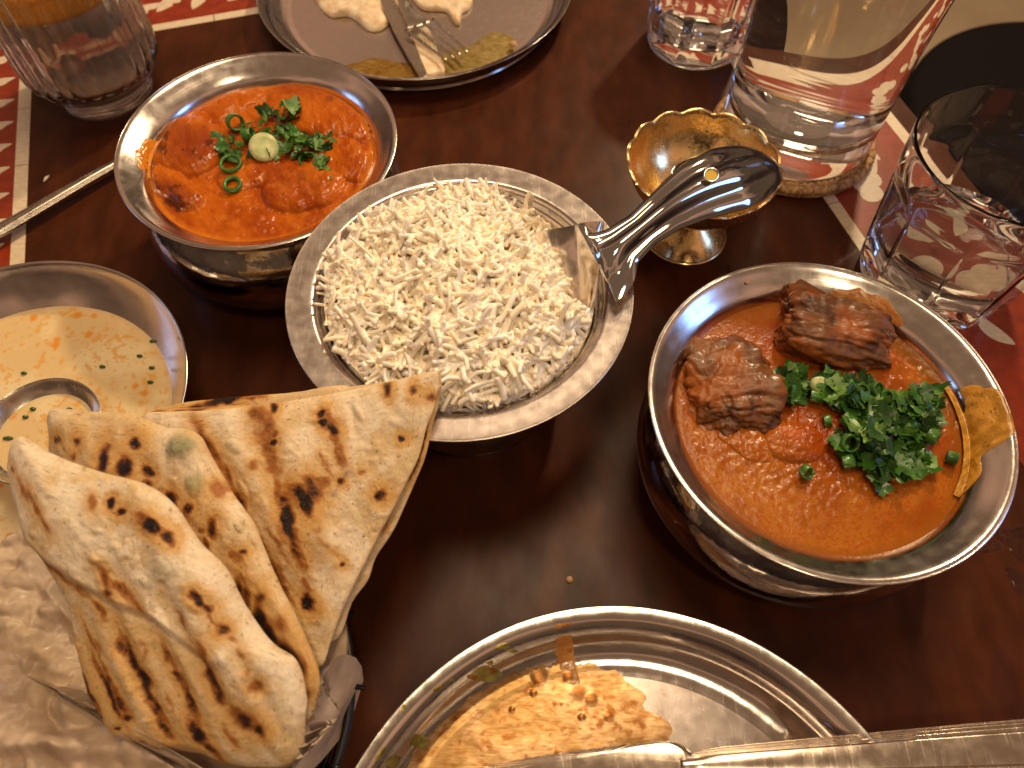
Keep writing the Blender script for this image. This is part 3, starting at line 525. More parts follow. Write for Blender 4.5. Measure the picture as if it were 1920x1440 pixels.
for i, (x, y, r, h, ax, az, m) in enumerate([(1487, 708, .42, .55, 1.3, .3, 'scallion'), (1532, 722, .45, .35, .5, .2, 'scallion_white'), (1520, 742, .35, .9, 1.4, 1.2, 'scallion'), (1583, 782, .40, .9, 1.4, .6, 'scallion'), (1565, 765, .38, .6, 1.2, 2.2, 'scallion'), (1612, 735, .40, .5, .3, 0, 'scallion'), (1640, 730, .42, .4, .7, .5, 'scallion'), (1660, 745, .38, .3, .4, 0, 'scallion'),
        (1590, 830, .48, .5, .6, 0, 'scallion'), (1580, 868, .36, .8, 1.2, 1.5, 'scallion'), (1740, 815, .40, .7, 1.3, .7, 'scallion'), (1700, 800, .4, .6, 1.1, 2, 'scallion'), (1775, 855, .34, .75, 1.35, 1.0, 'coriander'), (1508, 882, .36, .55, .9, .2, 'scallion'), (1545, 790, .34, .5, 1.2, 1.4, 'scallion'), (1722, 852, .4, .5, .9, 1.1, 'scallion'), (1655, 850, .36, .7, 1.4, .2, 'scallion'), (1620, 800, .36, .5, .8, 2.0, 'scallion')]):
    lab = {1: 'pale white spring onion slice at the back left of the lamb curry herb heap', 12: 'dark green spring onion piece lying alone right of the herb heap', 13: 'green spring onion piece sunk in the sauce left below the herb heap', 0: 'green spring onion ring at the far left tip of the herb heap'}.get(i, 'green spring onion ring among the chopped herbs on the lamb curry') if i in (0, 1, 12, 13) else ['', '', 'green spring onion tube under the white slice of the lamb curry garnish', 'green spring onion piece at the left edge of the main herb heap', 'dark spring onion piece left of the middle of the herb heap', 'spring onion ring at the upper left of the main herb heap', 'spring onion ring at the top middle of the herb heap', 'spring onion ring at the top right of the herb heap', 'large open spring onion ring at the lower left of the herb heap', 'bright green spring onion tube at the bottom left of the herb heap', 'green spring onion tube at the right end of the herb heap', 'green spring onion piece in the right middle of the herb heap', '', '', 'small spring onion piece left of the herb heap, beside the sunken lamb', 'green spring onion piece at the lower right of the herb heap', 'dark spring onion piece at the bottom of the herb heap', 'dark spring onion piece in the middle of the herb heap'][i]
    h *= .62; r *= .9
    if i in (5, 6, 16, 17, 7, 4): m = 'coriander'
    scal(x, y, 7.5+(.30 if i in (1, 2, 3, 4, 5, 6, 7, 8, 10, 11, 16, 17) else 0), r, .10 if m != 'scallion_white' else r, h if m != 'scallion_white' else .3, ax, az, m, lab)
# =================================================================== RICE
def rice_h(x, y):
    d = np.hypot(x-RX+.1, y-RY+.15)/7.1; p = proj(np.c_[x, y, np.full(len(x), 9.)])
    h = 8.35+1.95*np.clip(1-d**2.2, 0, 1)**.75; h = h+.35*vn(np.c_[x, y]/1.6)+.22*vn(np.c_[x, y]/.7+5)
    h = h-2.6*gauss(p, 1005, 420, 62, 38, 20)-2.6*gauss(p, 1100, 500, 52, 62, -20)-.7*gauss(p, 1110, 690, 50, 60, 0)-.5*gauss(p, 870, 780, 200, 25, 0)
    return h
V, Q, sr = disc((RX, RY), 6.95, 0, 80, 160, lambda x, y, s: rice_h(x, y)-.62-.8*s**8); base_parts = [(V, Q, None)]
def grains(n, seed, lift=0.):
    g = np.random.default_rng(seed); gl = g; a = g.uniform(0, 2*math.pi, n); r = 7.25*np.sqrt(g.uniform(0, 1, n)); x = RX+r*np.cos(a); y = RY+r*np.sin(a)
    z = rice_h(x, y)+lift+g.uniform(-.55, .25, n)
    Lg = g.uniform(1.1, 1.95, n)*g.choice([1, 1, 1, .5], n); w = g.uniform(.095, .135, n); az = g.uniform(0, 2*math.pi, n); el = g.normal(0, .48, n); cv = g.normal(0, .32, n)
    e = 1e-2; sx = (rice_h(x+.3, y)-rice_h(x-.3, y))/.6; sy = (rice_h(x, y+.3)-rice_h(x, y-.3))/.6
    ax = np.c_[np.cos(az)*np.cos(el), np.sin(az)*np.cos(el), np.sin(el)]; ax[:, 2] += .8*(ax[:, 0]*np.clip(sx, -1.2, 1.2)+ax[:, 1]*np.clip(sy, -1.2, 1.2)); ax /= np.linalg.norm(ax, axis=1)[:, None]
    up = np.tile([0, 0, 1.], (n, 1))+g.normal(0, .4, (n, 3)); b = np.cross(up, ax); b /= np.linalg.norm(b, axis=1)[:, None]; c = np.cross(ax, b)
    k, m = 8, 7; t = np.array([-1, -.975, -.88, -.4, .4, .88, .975, 1]); R0 = np.array([.42, .78, .97, 1, 1, .97, .78, .42])
    u = np.linspace(0, 2*math.pi, m, endpoint=False)
    P = (np.stack([x, y, z], 1)[:, None]+(t[None, :, None]*Lg[:, None, None]/2)*ax[:, None]+(cv[:, None, None]*Lg[:, None, None]*.35*(t**2)[None, :, None])*b[:, None])
    ww = w[:, None]*(1+.12*g.normal(0, 1, (n, 1)))*np.ones((1, k))*(1+.10*np.sin(t[None]*3+g.uniform(0, 6, (n, 1))))
    V = P[:, :, None]+(R0[None]*ww)[:, :, None, None]*(np.cos(u)[None, None, :, None]*b[:, None, None]*1.1+np.sin(u)[None, None, :, None]*c[:, None, None])
    # grains stay inside the dish
    d = np.hypot(V[..., 0]-RX, V[..., 1]-RY); lim = np.where(V[..., 2] > 8.9, 7.45, 6.98); f = np.minimum(1, lim/d); V[..., 0] = RX+(V[..., 0]-RX)*f; V[..., 1] = RY+(V[..., 1]-RY)*f
    q = grid_faces(k, m); Q = (q[None]+(np.arange(n)*k*m)[:, None, None]).reshape(-1, 4)
    ends = []; base_ = np.arange(n)*k*m
    T = np.concatenate([np.stack([base_, base_+j+1, base_+j], 1) for j in range(1, m-1)]+[np.stack([base_+(k-1)*m, base_+(k-1)*m+j, base_+(k-1)*m+j+1], 1) for j in range(1, m-1)])
    return V.reshape(-1, 3), Q, T
V, Q, T = join([(base_parts[0][0], base_parts[0][1], None), grains(3300, 5), grains(380, 9, .26)])
nb = len(base_parts[0][0]); gr = np.random.default_rng(2).uniform(0, 1, (len(V)-nb)//56+1); gr = np.repeat(gr, 56)[:len(V)-nb]; C = np.vstack([np.tile((.88, .68, .44), (nb, 1)), mix((.95, .86, .70), (.97, .94, .87), gr)])  # mound under the grains is golden: warm bounce light painted into the gaps
o = mk('boiled_rice', V, Q, M['rice'], T=T, col=C); tag(o, 'heap of long-grain white rice filling the flat-rimmed steel dish', 'rice', kind='stuff')
for k, (x, y, a) in enumerate([(745, 477, -.6), (769, 480, -.5), (953, 463, 1.2), (914, 487, 1.0), (797, 621, 0.), (1075, 615, 1.5), (951, 643, .6), (887, 520, 0), (620, 567, .3)]):
    q = at(x, y, 10.); q[2] = rice_h(np.array([q[0]]), np.array([q[1]]))[0]+.16; q = at(x, y, q[2]); q[2] = rice_h(np.array([q[0]]), np.array([q[1]]))[0]+.16
    V, Q, T = tube([q+np.array([math.cos(a)*s, math.sin(a)*s, .03*s]) for s in (-.25, -.15, 0, .15, .25)], np.array([.015, .06, .08, .06, .015]), 8); tag(mk('cumin_seed', V, Q, M['cumin'], T=T), 'brown cumin seed '+['at the upper left of the rice, left one of a close pair', 'at the upper left of the rice, right one of a close pair', 'upright in the rice left of the serving spoon', 'near the top middle of the rice heap', 'in a hollow low in the left half of the rice', 'at the right edge of the rice below the spoon', 'in the lower right part of the rice', 'in the very middle of the rice', 'at the left edge of the rice by the rim'][k], 'seed')
# =================================================================== FLATBREADS
def plane_from(anchors):
    P = np.array([at(*a) for a in anchors]); n = np.cross(P[1]-P[0], P[2]-P[0]); n /= np.linalg.norm(n); n = n*np.sign(n[2]); return P[0], n
def on_plane(px, P0, n): d = ray(px); t = ((P0-CO)@n)/(d@n); return CO+d*t[:, None]
Zm = lambda z: (z[0]/1.894, 680+z[1]/1.894)
def bread(poly, anchors, thick, marks, seed, greens=(), relief=None, pale=0., nr=150, ntt=460, name='flatbread', root=None, label=None, bulge=.0, streak=62, stripes=()):
    P0, n = plane_from(anchors); e1 = np.cross([0, 1, 0], n); e1 /= np.linalg.norm(e1); e2 = np.cross(n, e1)
    poly = catmull(poly, 4, True); W3 = on_plane(poly, P0, n)-P0; L2 = np.c_[W3@e1, W3@e2]; c = L2.mean(0); th, rr = star_r(L2, c, ntt)
    s = 1-np.linspace(1, 0, nr)**1.6; s[0] = .002; top = s; bot = s[::-1][1::3]
    allS = np.r_[top, bot]; side = np.r_[np.ones(len(top)), -np.ones(len(bot))]
    X = c[0]+allS[:, None]*rr*np.cos(th); Y = c[1]+allS[:, None]*rr*np.sin(th); SS = np.repeat(allS, ntt); SD = np.repeat(side, ntt); X = X.ravel(); Y = Y.ravel()
    W = P0+X[:, None]*e1+Y[:, None]*e2; p = proj(W); pw = p+9*np.c_[fbm(p/30+seed, 3), fbm(p/30+seed+40, 3)]
    heat = np.zeros(len(p)); hs_ = np.zeros(len(p))
    for (zx, zy, a, b, ang, st_) in marks:
        x, y = Zm((zx, zy)); g = np.exp(-(gq(pw, x, y, a/1.894*1.25, b/1.894*1.3, ang))**1.3); heat = np.maximum(heat, st_*g); hs_ = np.maximum(hs_, st_*np.exp(-gq(pw, x, y, a/1.894*1.9+5, b/1.894*2.3+7, ang)))
    n1 = fbm(p/55+seed, 4); n2 = fbm(p/16+seed*2, 4); n3 = fbm(p/5.5+seed, 3)
    t = math.radians(streak); uv = np.c_[(p[:, 0]*math.cos(t)+p[:, 1]*math.sin(t))/130, (-p[:, 0]*math.sin(t)+p[:, 1]*math.cos(t))/26]; ns = fbm(uv+seed*5, 2)
    h = thick*.5*np.sqrt(np.clip(1-SS**5, 0, 1))
    up = bulge*np.clip(1-SS**2, 0, 1)+.20*fbm(np.c_[X, Y]/3.2+seed, 2)*sst(1, .9, SS)+.028*n2+.008*n3+.05*ns*sst(1., .93, SS)-.05*hs_+.02*heat*n3
    # small blisters
    up = up+.05*np.clip(fbm(p/22+seed+77, 2)-.25, 0, 1)*2
    for (zx, zy, a, b, ang, st_) in greens: x, y = Zm((zx, zy)); up = up+.10*np.clip(1-gq(p, x, y, a/1.894, b/1.894, ang), 0, 1)
    if relief is not None: up = up+relief(p, X, Y)
    off = np.where(SD > 0, h+up, -h+up*.9); W = W+off[:, None]*n
    pl = pale(p) if callable(pale) else pale; C = mix((.72, .52, .28), (.84, .69, .49), sst(-.35, .25, n1+.25*n2+pl)); C = mix(C, (.66, .44, .19), .35*sst(.0, .6, ns+.3*n2-pl)); C = mix(C, (.88, .78, .63), .5*sst(.0, .5, n2+pl))
    for (zx, zy, a, b, ang, st_) in greens: x, y = Zm((zx, zy)); C = mix(C, (.24, .26, .13), st_*np.exp(-gq(pw, x, y, a/1.894, b/1.894, ang)**3)*(.75+.5*n2))
    C = mix(C, (.66, .37, .11), .9*sst(.06, .62, hs_*(1+.5*n2))); he = heat*(1.28+.45*n2+.25*n3)
    C = mix(C, (.38, .135, .028), .95*sst(.28, .68, he)); C = mix(C, (.075, .024, .010), sst(.66, .98, he)); C = mix(C, (.018, .010, .008), sst(.95, 1.25, he))
    fleck = sst(.60, .68, fbm(p/4.2+seed*9, 2)); C = mix(C, (.25, .12, .05), .75*fleck); C = mix(C, (.62, .38, .16), .5*sst(.95, 1.0, SS)*sst(-.1, .3, n2))
    o = mk(name, W, grid_faces(len(allS), ntt), M['naan'], col=C, root=root)
    if label: o['label'] = label
    return o
def gq(p, cx, cy, a, b, ang):
    t = math.radians(ang); dx = p[:, 0]-cx; dy = p[:, 1]-cy; u = dx*math.cos(t)+dy*math.sin(t); v = -dx*math.sin(t)+dy*math.cos(t); return (u/a)**2+(v/b)**2
def bthing(label, x, y, z): return thing('flatbread', at(x, y, z), label, 'flatbread', 'folded flatbreads in the basket')
MA = [(90,375,20,8,50,.6),(150,460,70,10,60,.5),(190,490,60,12,55,.6),(240,570,50,10,60,.5),(455,490,13,13,0,1.1),(495,517,17,14,0,1.05),(385,490,34,14,60,.55),(600,565,32,18,40,1.1),(655,605,30,14,40,.95),(570,545,40,20,30,.55),
 (440,740,45,18,60,.65),(500,790,60,14,50,.62),(450,800,20,14,0,.7),(540,830,40,10,40,.6),(130,640,60,14,45,.52),(200,700,60,14,40,.6),(260,745,60,14,35,.55),(330,800,70,16,40,.5),(400,870,40,12,50,.55),
 (350,960,80,10,65,.5),(390,1020,60,10,70,.5),(270,965,16,16,0,.4),(340,1190,80,12,68,.66),(370,1255,14,14,0,.85),(420,1100,90,12,70,.58),(460,1180,60,16,62,.72),(485,1245,18,16,0,.95),(480,990,30,16,60,.8),(520,1040,60,16,65,.85),(555,1100,40,18,60,1.05),
 (600,1230,70,14,60,.75),(620,1280,40,14,60,.8),(640,1010,60,12,55,.58),(665,1050,20,10,60,.5),(700,1120,70,12,70,.55),(720,1200,60,12,75,.66),(740,1290,50,18,65,1.0),(780,1360,60,14,60,.68),(780,1000,70,12,70,.58),(800,1100,60,18,70,.82),(820,1160,40,12,70,.7),
 (770,815,35,15,50,.95),(800,850,20,14,60,.85),(835,920,20,17,0,.9),(810,890,50,9,60,.5),(870,960,30,9,50,.45),(900,1010,30,9,50,.48),(920,1070,16,12,0,.5),(950,1120,26,20,0,.7),(900,1240,60,30,30,.72),(950,1275,30,15,45,.92),(870,1210,30,24,0,.5),
 (440,1290,5,14,70,1.1),(520,1340,16,10,0,.7),(310,1120,60,8,65,.58),(230,860,30,8,60,.55),(700,880,60,12,60,.5),(560,1000,60,9,64,.4),(650,1180,60,9,66,.45),(850,1300,60,10,62,.5),(500,1220,60,9,66,.4),(330,1130,120,12,66,0.78),(420,1150,130,13,66,0.78),(520,1040,110,14,66,0.78),(590,1180,120,13,62,0.75),(700,1140,130,13,68,0.75),(800,1090,110,15,68,0.78),(200,690,120,12,38,.5)]
GA = [(402,685,20,16,0,.75),(185,600,18,14,0,.5),(580,760,30,20,50,.35),(665,1075,20,12,0,.5),(640,720,40,40,0,.25)]
PA = [(45,818),(95,845),(150,868),(210,887),(285,905),(340,945),(385,1010),(430,1060),(460,1120),(490,1170),(520,1208),(560,1240),(578,1300),(576,1345),(572,1385),(560,1420),(520,1438),(430,1432),(380,1412),(300,1403),(225,1380),(195,1352),(165,1290),(145,1210),(130,1130),(95,1070),(60,1010),(45,950),(26,870)]
def relA(p, X, Y):      # raised fold running from the tip along the right side, lower flap stepping down
    d = np.interp(p[:, 0], [20, 60, 150, 230, 320, 420], [985, 1010, 1070, 1115, 1150, 1230]); f = sst(-14, 12, d-p[:, 1])*sst(480, 380, p[:, 0]); q = 0
    r1 = gauss(p, 400, 1080, 330, 46, 55)*.42
    rid = sum(.20*gauss(p, x, y, 150, 17, 64) for x, y in ((250, 1240), (305, 1230), (370, 1230), (425, 1220), (470, 1260)))
    return .30*f+r1+rid
ba = bthing('front folded flatbread with long diagonal char stripes, nearest the viewer', 300, 1150, 7)
bread(PA, [(340,945,11.0),(578,1300,8.4),(200,1380,6.4)], 1.25, MA, 1, GA, relA, lambda p: .35*sst(-20, 20, np.interp(p[:, 0], [20, 60, 150, 230, 320, 480, 560], [985, 1010, 1070, 1115, 1170, 1260, 1330])-p[:, 1])-.12, root=ba, name='bread_fold', bulge=.25)
MB = [(225,272,15,12,0,1.0),(303,280,12,17,0,.95),(285,330,12,14,0,.75),(405,340,18,42,5,1.05),(512,285,18,22,0,1.1),(485,375,20,34,0,1.1),(563,380,20,20,0,1.1),(555,425,18,16,0,.8),(640,490,26,36,0,.9),(708,520,19,19,0,1.0),(697,568,18,12,0,.85),(760,590,18,12,0,.6),(800,590,18,40,0,.72),(800,450,40,24,60,.55),(870,680,40,20,50,.6),(900,665,15,12,0,.7),(765,655,14,30,0,.8),(880,800,14,50,0,.9),(905,850,15,60,0,.8),(950,830,20,16,0,.8),(950,900,20,50,0,1.15),(980,960,50,20,60,1.1),(1000,1010,40,22,45,1.15),(1045,1040,66,30,60,1.25),(1070,1110,50,20,70,.9),(1000,920,40,30,0,.62),(1100,1170,30,20,0,.6),(840,760,40,16,60,.6),(640,540,40,20,50,.6),(900,760,30,14,60,.5)]
GB = [(675,300,48,46,30,.95),(730,435,32,46,-10,1.0),(880,580,24,12,60,.4)]
PB = [(95,768),(160,771),(250,778),(310,800),(360,806),(385,822),(402,860),(440,925),(480,980),(505,1040),(530,1100),(560,1160),(580,1210),(598,1260),(596,1310),(570,1360),(480,1330),(380,1200),(250,1050),(140,960),(98,880),(93,820)]
bb = bthing('middle folded flatbread with round char spots and two green blisters', 350, 1000, 7)
bread(PB, [(95,768,8.6),(390,830,9.8),(590,1290,6.8)], 1.15, MB, 2, GB, lambda p, X, Y: .25*gauss(p, 365, 830, 40, 40, 0)+.25*gauss(p, 480, 1010, 220, 40, 60), -.12, root=bb, name='bread_fold', nr=120, ntt=380, bulge=.25)
MCk = [(985,165,14,22,0,1.0),(960,210,60,30,60,.5),(990,250,20,16,0,.7),(992,290,14,14,0,1.0),(955,260,46,34,60,.58),(1160,182,13,13,0,1.1),(1165,215,16,14,0,1.1),(1195,240,25,16,50,1.0),(1180,210,60,24,60,.58),(1380,90,12,30,-15,.85),(1480,105,14,20,0,.85),(1533,120,13,12,0,.8),(1440,272,9,8,0,1.1),(1295,393,16,14,0,.5),(1362,470,20,18,0,.9),(1217,425,12,10,0,.95),(1215,330,60,14,70,.4),(1100,490,54,22,62,1.2),(1150,430,30,20,0,.6),(1045,560,72,19,80,1.2),(1030,500,20,20,0,.85),(1070,680,50,18,75,.7),(1100,855,30,20,60,1.1),(1095,790,40,14,70,.5),(1222,708,9,9,0,1.0),(700,210,40,18,60,.5),(730,260,60,13,60,.55),(780,330,60,13,60,.62),(830,400,50,13,65,.62),(915,372,22,18,0,.5),(1190,660,50,6,50,.5),(1000,640,80,13,60,.5),(1020,760,60,13,60,.5),(1010,380,60,22,85,.42),(1230,340,40,10,70,.5),(1080,700,60,12,65,.5),(1150,600,20,14,0,.35),(1060,470,60,40,60,.5),(1040,600,80,36,80,.5),(1170,370,70,10,72,.45),(930,190,40,30,60,.6),(975,330,90,26,72,.62),(1010,460,80,20,78,.55),(1060,620,70,26,78,.7),(760,300,120,14,60,0.62),(860,470,110,14,64,0.62),(940,640,110,14,64,0.62),(1000,760,110,14,66,0.69),(1205,300,90,18,76,.6),(1130,450,50,34,60,.7)]
GC = [(880,450,40,16,60,.5),(850,300,36,24,30,.35),(1280,180,40,14,60,.2)]
PC = [(270,785),(330,772),(400,770),(520,755),(640,735),(740,713),(800,699),(823,703),(815,760),(800,800),(785,858),(762,905),(735,960),(712,1000),(690,1045),(668,1090),(640,1150),(620,1205),(602,1250),(560,1230),(480,1110),(400,980),(340,880)]
bc = bthing('back folded flatbread, its pointed corner over the rim of the rice dish', 640, 900, 7)
bread(PC, [(822,705,10.6),(300,790,8.6),(600,1240,5.4)], .5, MCk, 4, GC, lambda p, X, Y: .16*sst(7, -4, p[:, 0]-np.interp(p[:, 1], [700, 762, 823, 883, 932, 972, 1012, 1080], [640, 654, 666, 658, 628, 620, 628, 640]))*sst(730, 790, p[:, 1])*sst(1100, 1000, p[:, 1])+.14*gauss(p, 560, 880, 240, 26, 66)+.14*gauss(p, 470, 870, 200, 22, 62), .0, root=bc, name='bread_fold', nr=140, ntt=440, bulge=.2)
ME = [(1505,240,60,9,100,1.15),(1480,330,60,12,104,1.05),(1455,395,30,10,104,.85),(1530,120,13,12,0,.8),(1380,560,60,8,110,.5),(800,140,60,14,-8,1.0),(700,160,50,12,-12,.7),(620,178,50,10,-12,.8)]
PE = [(300,776),(400,762),(520,748),(640,728),(745,712),(806,697),(828,706),(822,758),(810,800),(798,855),(778,905),(755,958),(735,1000),(705,1045),(690,1088),(660,1130),(630,1200),(560,1180),(480,1080),(400,960),(330,860)]
bread(PE, [(822,705,9.95),(300,790,8.0),(600,1240,4.8)], .55, ME, 6, (), None, -.1, root=bc, name='bread_fold', label='lower layer of the folded bread with a charred edge', nr=90, ntt=360)
PD = [(262,784),(330,758),(400,748),(470,742),(560,735),(640,722),(660,740),(600,800),(500,850),(400,830),(320,800)]
MD = [(800,140,70,16,-8,1.1),(700,160,50,14,-12,.75),(620,178,60,12,-12,.85),(560,180,40,10,-10,.6),(900,125,60,10,-8,.6)]
bd = bthing('hindmost flatbread, only its scorched upper edge showing behind the others', 450, 770, 7)
bread(PD, [(640,725,9.3),(270,784,7.6),(500,850,7.8)], .55, MD, 7, (), None, -.15, root=bd, name='bread_fold', nr=70, ntt=300)
# =================================================================== BASKET AND PAPER
bk = thing('wire_basket', (-16, 5, 0), 'round black wire bread basket lined with paper', 'basket')
th_ = np.linspace(0, 2*math.pi, 97)
def hoop(r, z, w): return tube([(-16+r*math.cos(a), 5+r*math.sin(a), z) for a in th_[:-1]]+[(-16+r, 5, z)], w, 10, cap=False)
V, Q, T = hoop(9.0, 4.6, .20); mk('rim_wire', V, Q, M['wire'], bk)
V, Q, T = hoop(7.6, .6, .14); mk('base_wire', V, Q, M['wire'], bk); V, Q, T = hoop(8.4, 2.7, .12); mk('middle_wire', V, Q, M['wire'], bk)
for k in range(18):
    a = .42+k*2*math.pi/18; ca, sa = math.cos(a), math.sin(a)
    V, Q, T = tube(catmull([(-16+r*ca, 5+r*sa, z) for r, z in ((9.5, 4.45), (9.3, 4.75), (9.05, 4.9), (8.8, 4.5), (8.4, 2.7), (7.6, .5), (5, .2), (0.2, .2))], 3), .12, 8); mk('upright_wire', V, Q, M['wire'], bk, T)
pp = thing('paper_liner', (-16, 5, .5), 'crumpled brown greaseproof paper lining the bread basket', 'paper')
def sheet(name, bpts, centre, cz, seed, amp=.35, pwr=1.3, nr=90, ntt=300, edge=0., fold=()):
    B3 = np.array([at(*b) for b in bpts]); c3 = at(centre[0], centre[1], cz); th, rr = star_r(catmull(B3[:, :2], 3, True) if not edge else B3[:, :2], c3[:2], ntt)
    a = np.arctan2(B3[:, 1]-c3[1], B3[:, 0]-c3[0]); o = np.argsort(a); zb = np.interp(th, np.r_[a[o]-2*math.pi, a[o], a[o]+2*math.pi], np.tile(B3[o, 2], 3))
    s = np.linspace(.002, 1, nr)[:, None]; X = (c3[0]+s*rr*np.cos(th)).ravel(); Y = (c3[1]+s*rr*np.sin(th)).ravel(); Z = (cz+(zb-cz)*s**pwr).ravel()
    P = np.c_[X, Y]; cr_ = np.abs(fbm(P/2.6+seed, 3))*1.6+.6*np.abs(fbm(P/1.1+seed+9, 3)); Z = Z+amp*(cr_-.5)+.02*fbm(P/.3, 2)
    for (x0, y0, a_, b_, ang, h_) in fold: Z = Z+h_*gauss(proj(np.c_[X, Y, Z]), x0, y0, a_, b_, ang)
    V = np.c_[X, Y, Z]; V2 = V-[0, 0, .035]; k = len(V); Q = grid_faces(nr, ntt); i = (nr-1)*ntt; j = np.arange(ntt)
    rimq = np.stack([i+j, i+(j+1) % ntt, k+i+(j+1) % ntt, k+i+j], 1)[:, ::-1]
    return mk(name, np.vstack([V, V2]), np.vstack([Q, Q[:, ::-1]+k, rimq]), M['paper'], pp)
sheet('paper_sheet', [(645,1130,4.9),(652,1200,5.0),(640,1300,4.9),(600,1400,4.8),(420,1500,5),(300,1540,5.),(100,1600,5),(-80,1500,5.2),(-150,1300,5.5),(-100,1120,5.6),(60,1000,5.2),(250,960,5.0),(420,960,4.8),(560,1020,4.8),(640,1060,4.9),(660,1095,4.9)], (330,1250), .9, 3, .2)
sheet('paper_sheet', [(58,985,6.4),(95,1040,5.9),(140,1130,5.2),(175,1220,4.9),(205,1310,4.9),(232,1378,6.6),(300,1392,7.2),(340,1410,7.4),(400,1452,7.2),(470,1490,6.8),(450,1560,6),(200,1650,6),(-150,1600,6),(-220,1300,6.6),(-110,1100,6.6),(-10,1022,6.5)], (60,1270), 5.6, 5, .75, 1.0, 110, 360,
      fold=((60,1240,150,16,18,.35),(120,1140,120,14,50,.4),(180,1405,220,26,8,.5),(30,1400,140,16,-10,.3),(100,1330,90,14,80,-.35)))
FL = [(674,1248),(681,1276),(664,1330),(640,1382),(600,1428),(575,1450),(540,1455),(552,1425),(566,1418),(560,1404),(574,1396),(568,1380),(583,1372),(577,1356),(590,1348),(584,1333),(597,1325),(590,1310),(603,1303),(597,1288),(609,1280),(604,1268),(616,1258),(632,1232),(648,1226),(664,1232)]
P0, nn = plane_from([(660,1240,6.2),(560,1440,7.0),(600,1300,8.0)])
W3 = on_plane(np.array(FL, float), P0, nn); n_ = len(W3); c_ = on_plane([(628, 1340)], P0, nn)[0]
rings = [c_+(W3-c_)*s for s in np.linspace(.02, 1, 26)]; V = np.vstack(rings); pq = proj(V); V = V+(.12*np.abs(fbm(V[:, :2]/1.3, 3))+.25*gauss(pq, 620, 1340, 110, 14, -62))[:, None]*nn
Vb = V-.03*nn; Q = grid_faces(26, n_); k = len(V); mk('folded_flap', np.vstack([V, Vb]), np.vstack([Q, Q[:, ::-1]+k]), M['paper'], pp)
# =================================================================== CUTLERY
def sweep(name, axis, width, camber, m, root, thick=.12, nc=33, prof=None, up=(0, 0, 1), sub=6, holef=None):
    """a bar: axis points, half widths, camber heights; prof(v,u)->extra height"""
    k = len(axis); P = catmull(axis, sub); w = np.interp(np.linspace(0, k-1, len(P)), np.arange(k), width); cb = np.interp(np.linspace(0, k-1, len(P)), np.arange(k), camber)
    from_ = lambda a: np.interp(np.linspace(0, k-1, len(P)), np.arange(k), a)
    kk = np.array([.25, .5, .25]); w = np.convolve(np.pad(w, 1, 'edge'), kk, 'valid'); cb = np.convolve(np.pad(cb, 1, 'edge'), kk, 'valid')
    T = np.gradient(P, axis=0); T /= np.linalg.norm(T, axis=1)[:, None]; U = np.array(up, float)-T*(T@np.array(up, float))[:, None]; U /= np.linalg.norm(U, axis=1)[:, None]; B = np.cross(T, U)
    v = np.sin(np.linspace(-math.pi/2, math.pi/2, nc)); uu = np.linspace(0, 1, len(P))
    h = cb[:, None]*(1-v[None]**2); 
    if prof is not None: h = h+prof(v[None], uu[:, None])
    top = P[:, None]+(w[:, None]*v[None])[..., None]*B[:, None]+h[..., None]*U[:, None]; bot = top-thick*(np.sqrt(np.clip(1-v**2, 0, 1))*.6+.4)[None, :, None]*U[:, None]
    ring = np.concatenate([top, bot[:, ::-1]], 1); V = ring.reshape(-1, 3); m_ = ring.shape[1]; Q = grid_faces(len(P), m_); n = len(V)
    caps = [(j, j+1, m_-2-j, m_-1-j) for j in range(nc-1)]; last = (len(P)-1)*m_; caps2 = [(last+m_-1-j, last+m_-2-j, last+j+1, last+j) for j in range(nc-1)]
    return mk(name, V, np.vstack([Q[:, ::-1], caps, caps2]), M[m], root)
# rice server: broad channelled handle with a hole, scoop sunk in the rice
sp_ = thing('serving_spoon', at(1120, 480, 8.8), 'shiny steel serving spoon with broad curved handle, stuck in the rice', 'serving spoon')
hx = [(1452, 302, 9.5), (1449, 303, 9.65), (1441, 306, 9.9), (1424, 313, 10.2), (1398, 323, 10.5), (1368, 334, 10.75), (1310, 358, 10.9), (1250, 395, 10.9), (1205, 430, 10.7), (1165, 462, 10.5), (1138, 486, 10.3), (1120, 496, 10.1)]
sweep('handle', [at(*q) for q in hx], [.12, .65, 1.15, 1.55, 1.82, 1.92, 1.68, 1.2, 1.02, 1.2, 1.9, 2.3], [.05, .12, .25, .42, .55, .62, .62, .55, .5, .45, .3, .1], 'chrome', sp_, .25, 57,
      prof=lambda v, u: .14*np.exp(-(v/.25)**2)*sst(.3, .6, u)*sst(1., .8, u)-.20*np.exp(-((np.abs(v)-.50)/.2)**2)*sst(.16, .42, u), sub=12, up=(-.08, -.35, .93))
sweep('scoop', [at(*q) for q in [(1124, 494, 10.05), (1105, 497, 9.7), (1080, 503, 9.3), (1040, 508, 9.0), (990, 512, 8.8), (940, 515, 8.7), (905, 518, 8.8)]], [2.25, 2.35, 2.35, 2.3, 2.2, 1.6, .5], [.0, -.45, -.8, -.95, -.85, -.5, -.1], 'steel', sp_, .1, 41, sub=10, up=(-.08, -.35, .93))
hq = at(1334, 328, 11.95); V, Q = lathe([(.30, 0), (.36, .05), (.42, .0), (.42, -.06), (.30, -.06), (.30, 0)], 30, sub=1); V = rot(V, .36, -.08, 0)+hq; mk('hole_ring', V, Q, M['chrome'], sp_)
V, Q, _ = disc((0, 0), .31, 0, 6, 30); V = rot(V, .36, -.08, 0)+hq-[0, 0, .02]; mk('hole', V, Q, M['hole'], sp_)
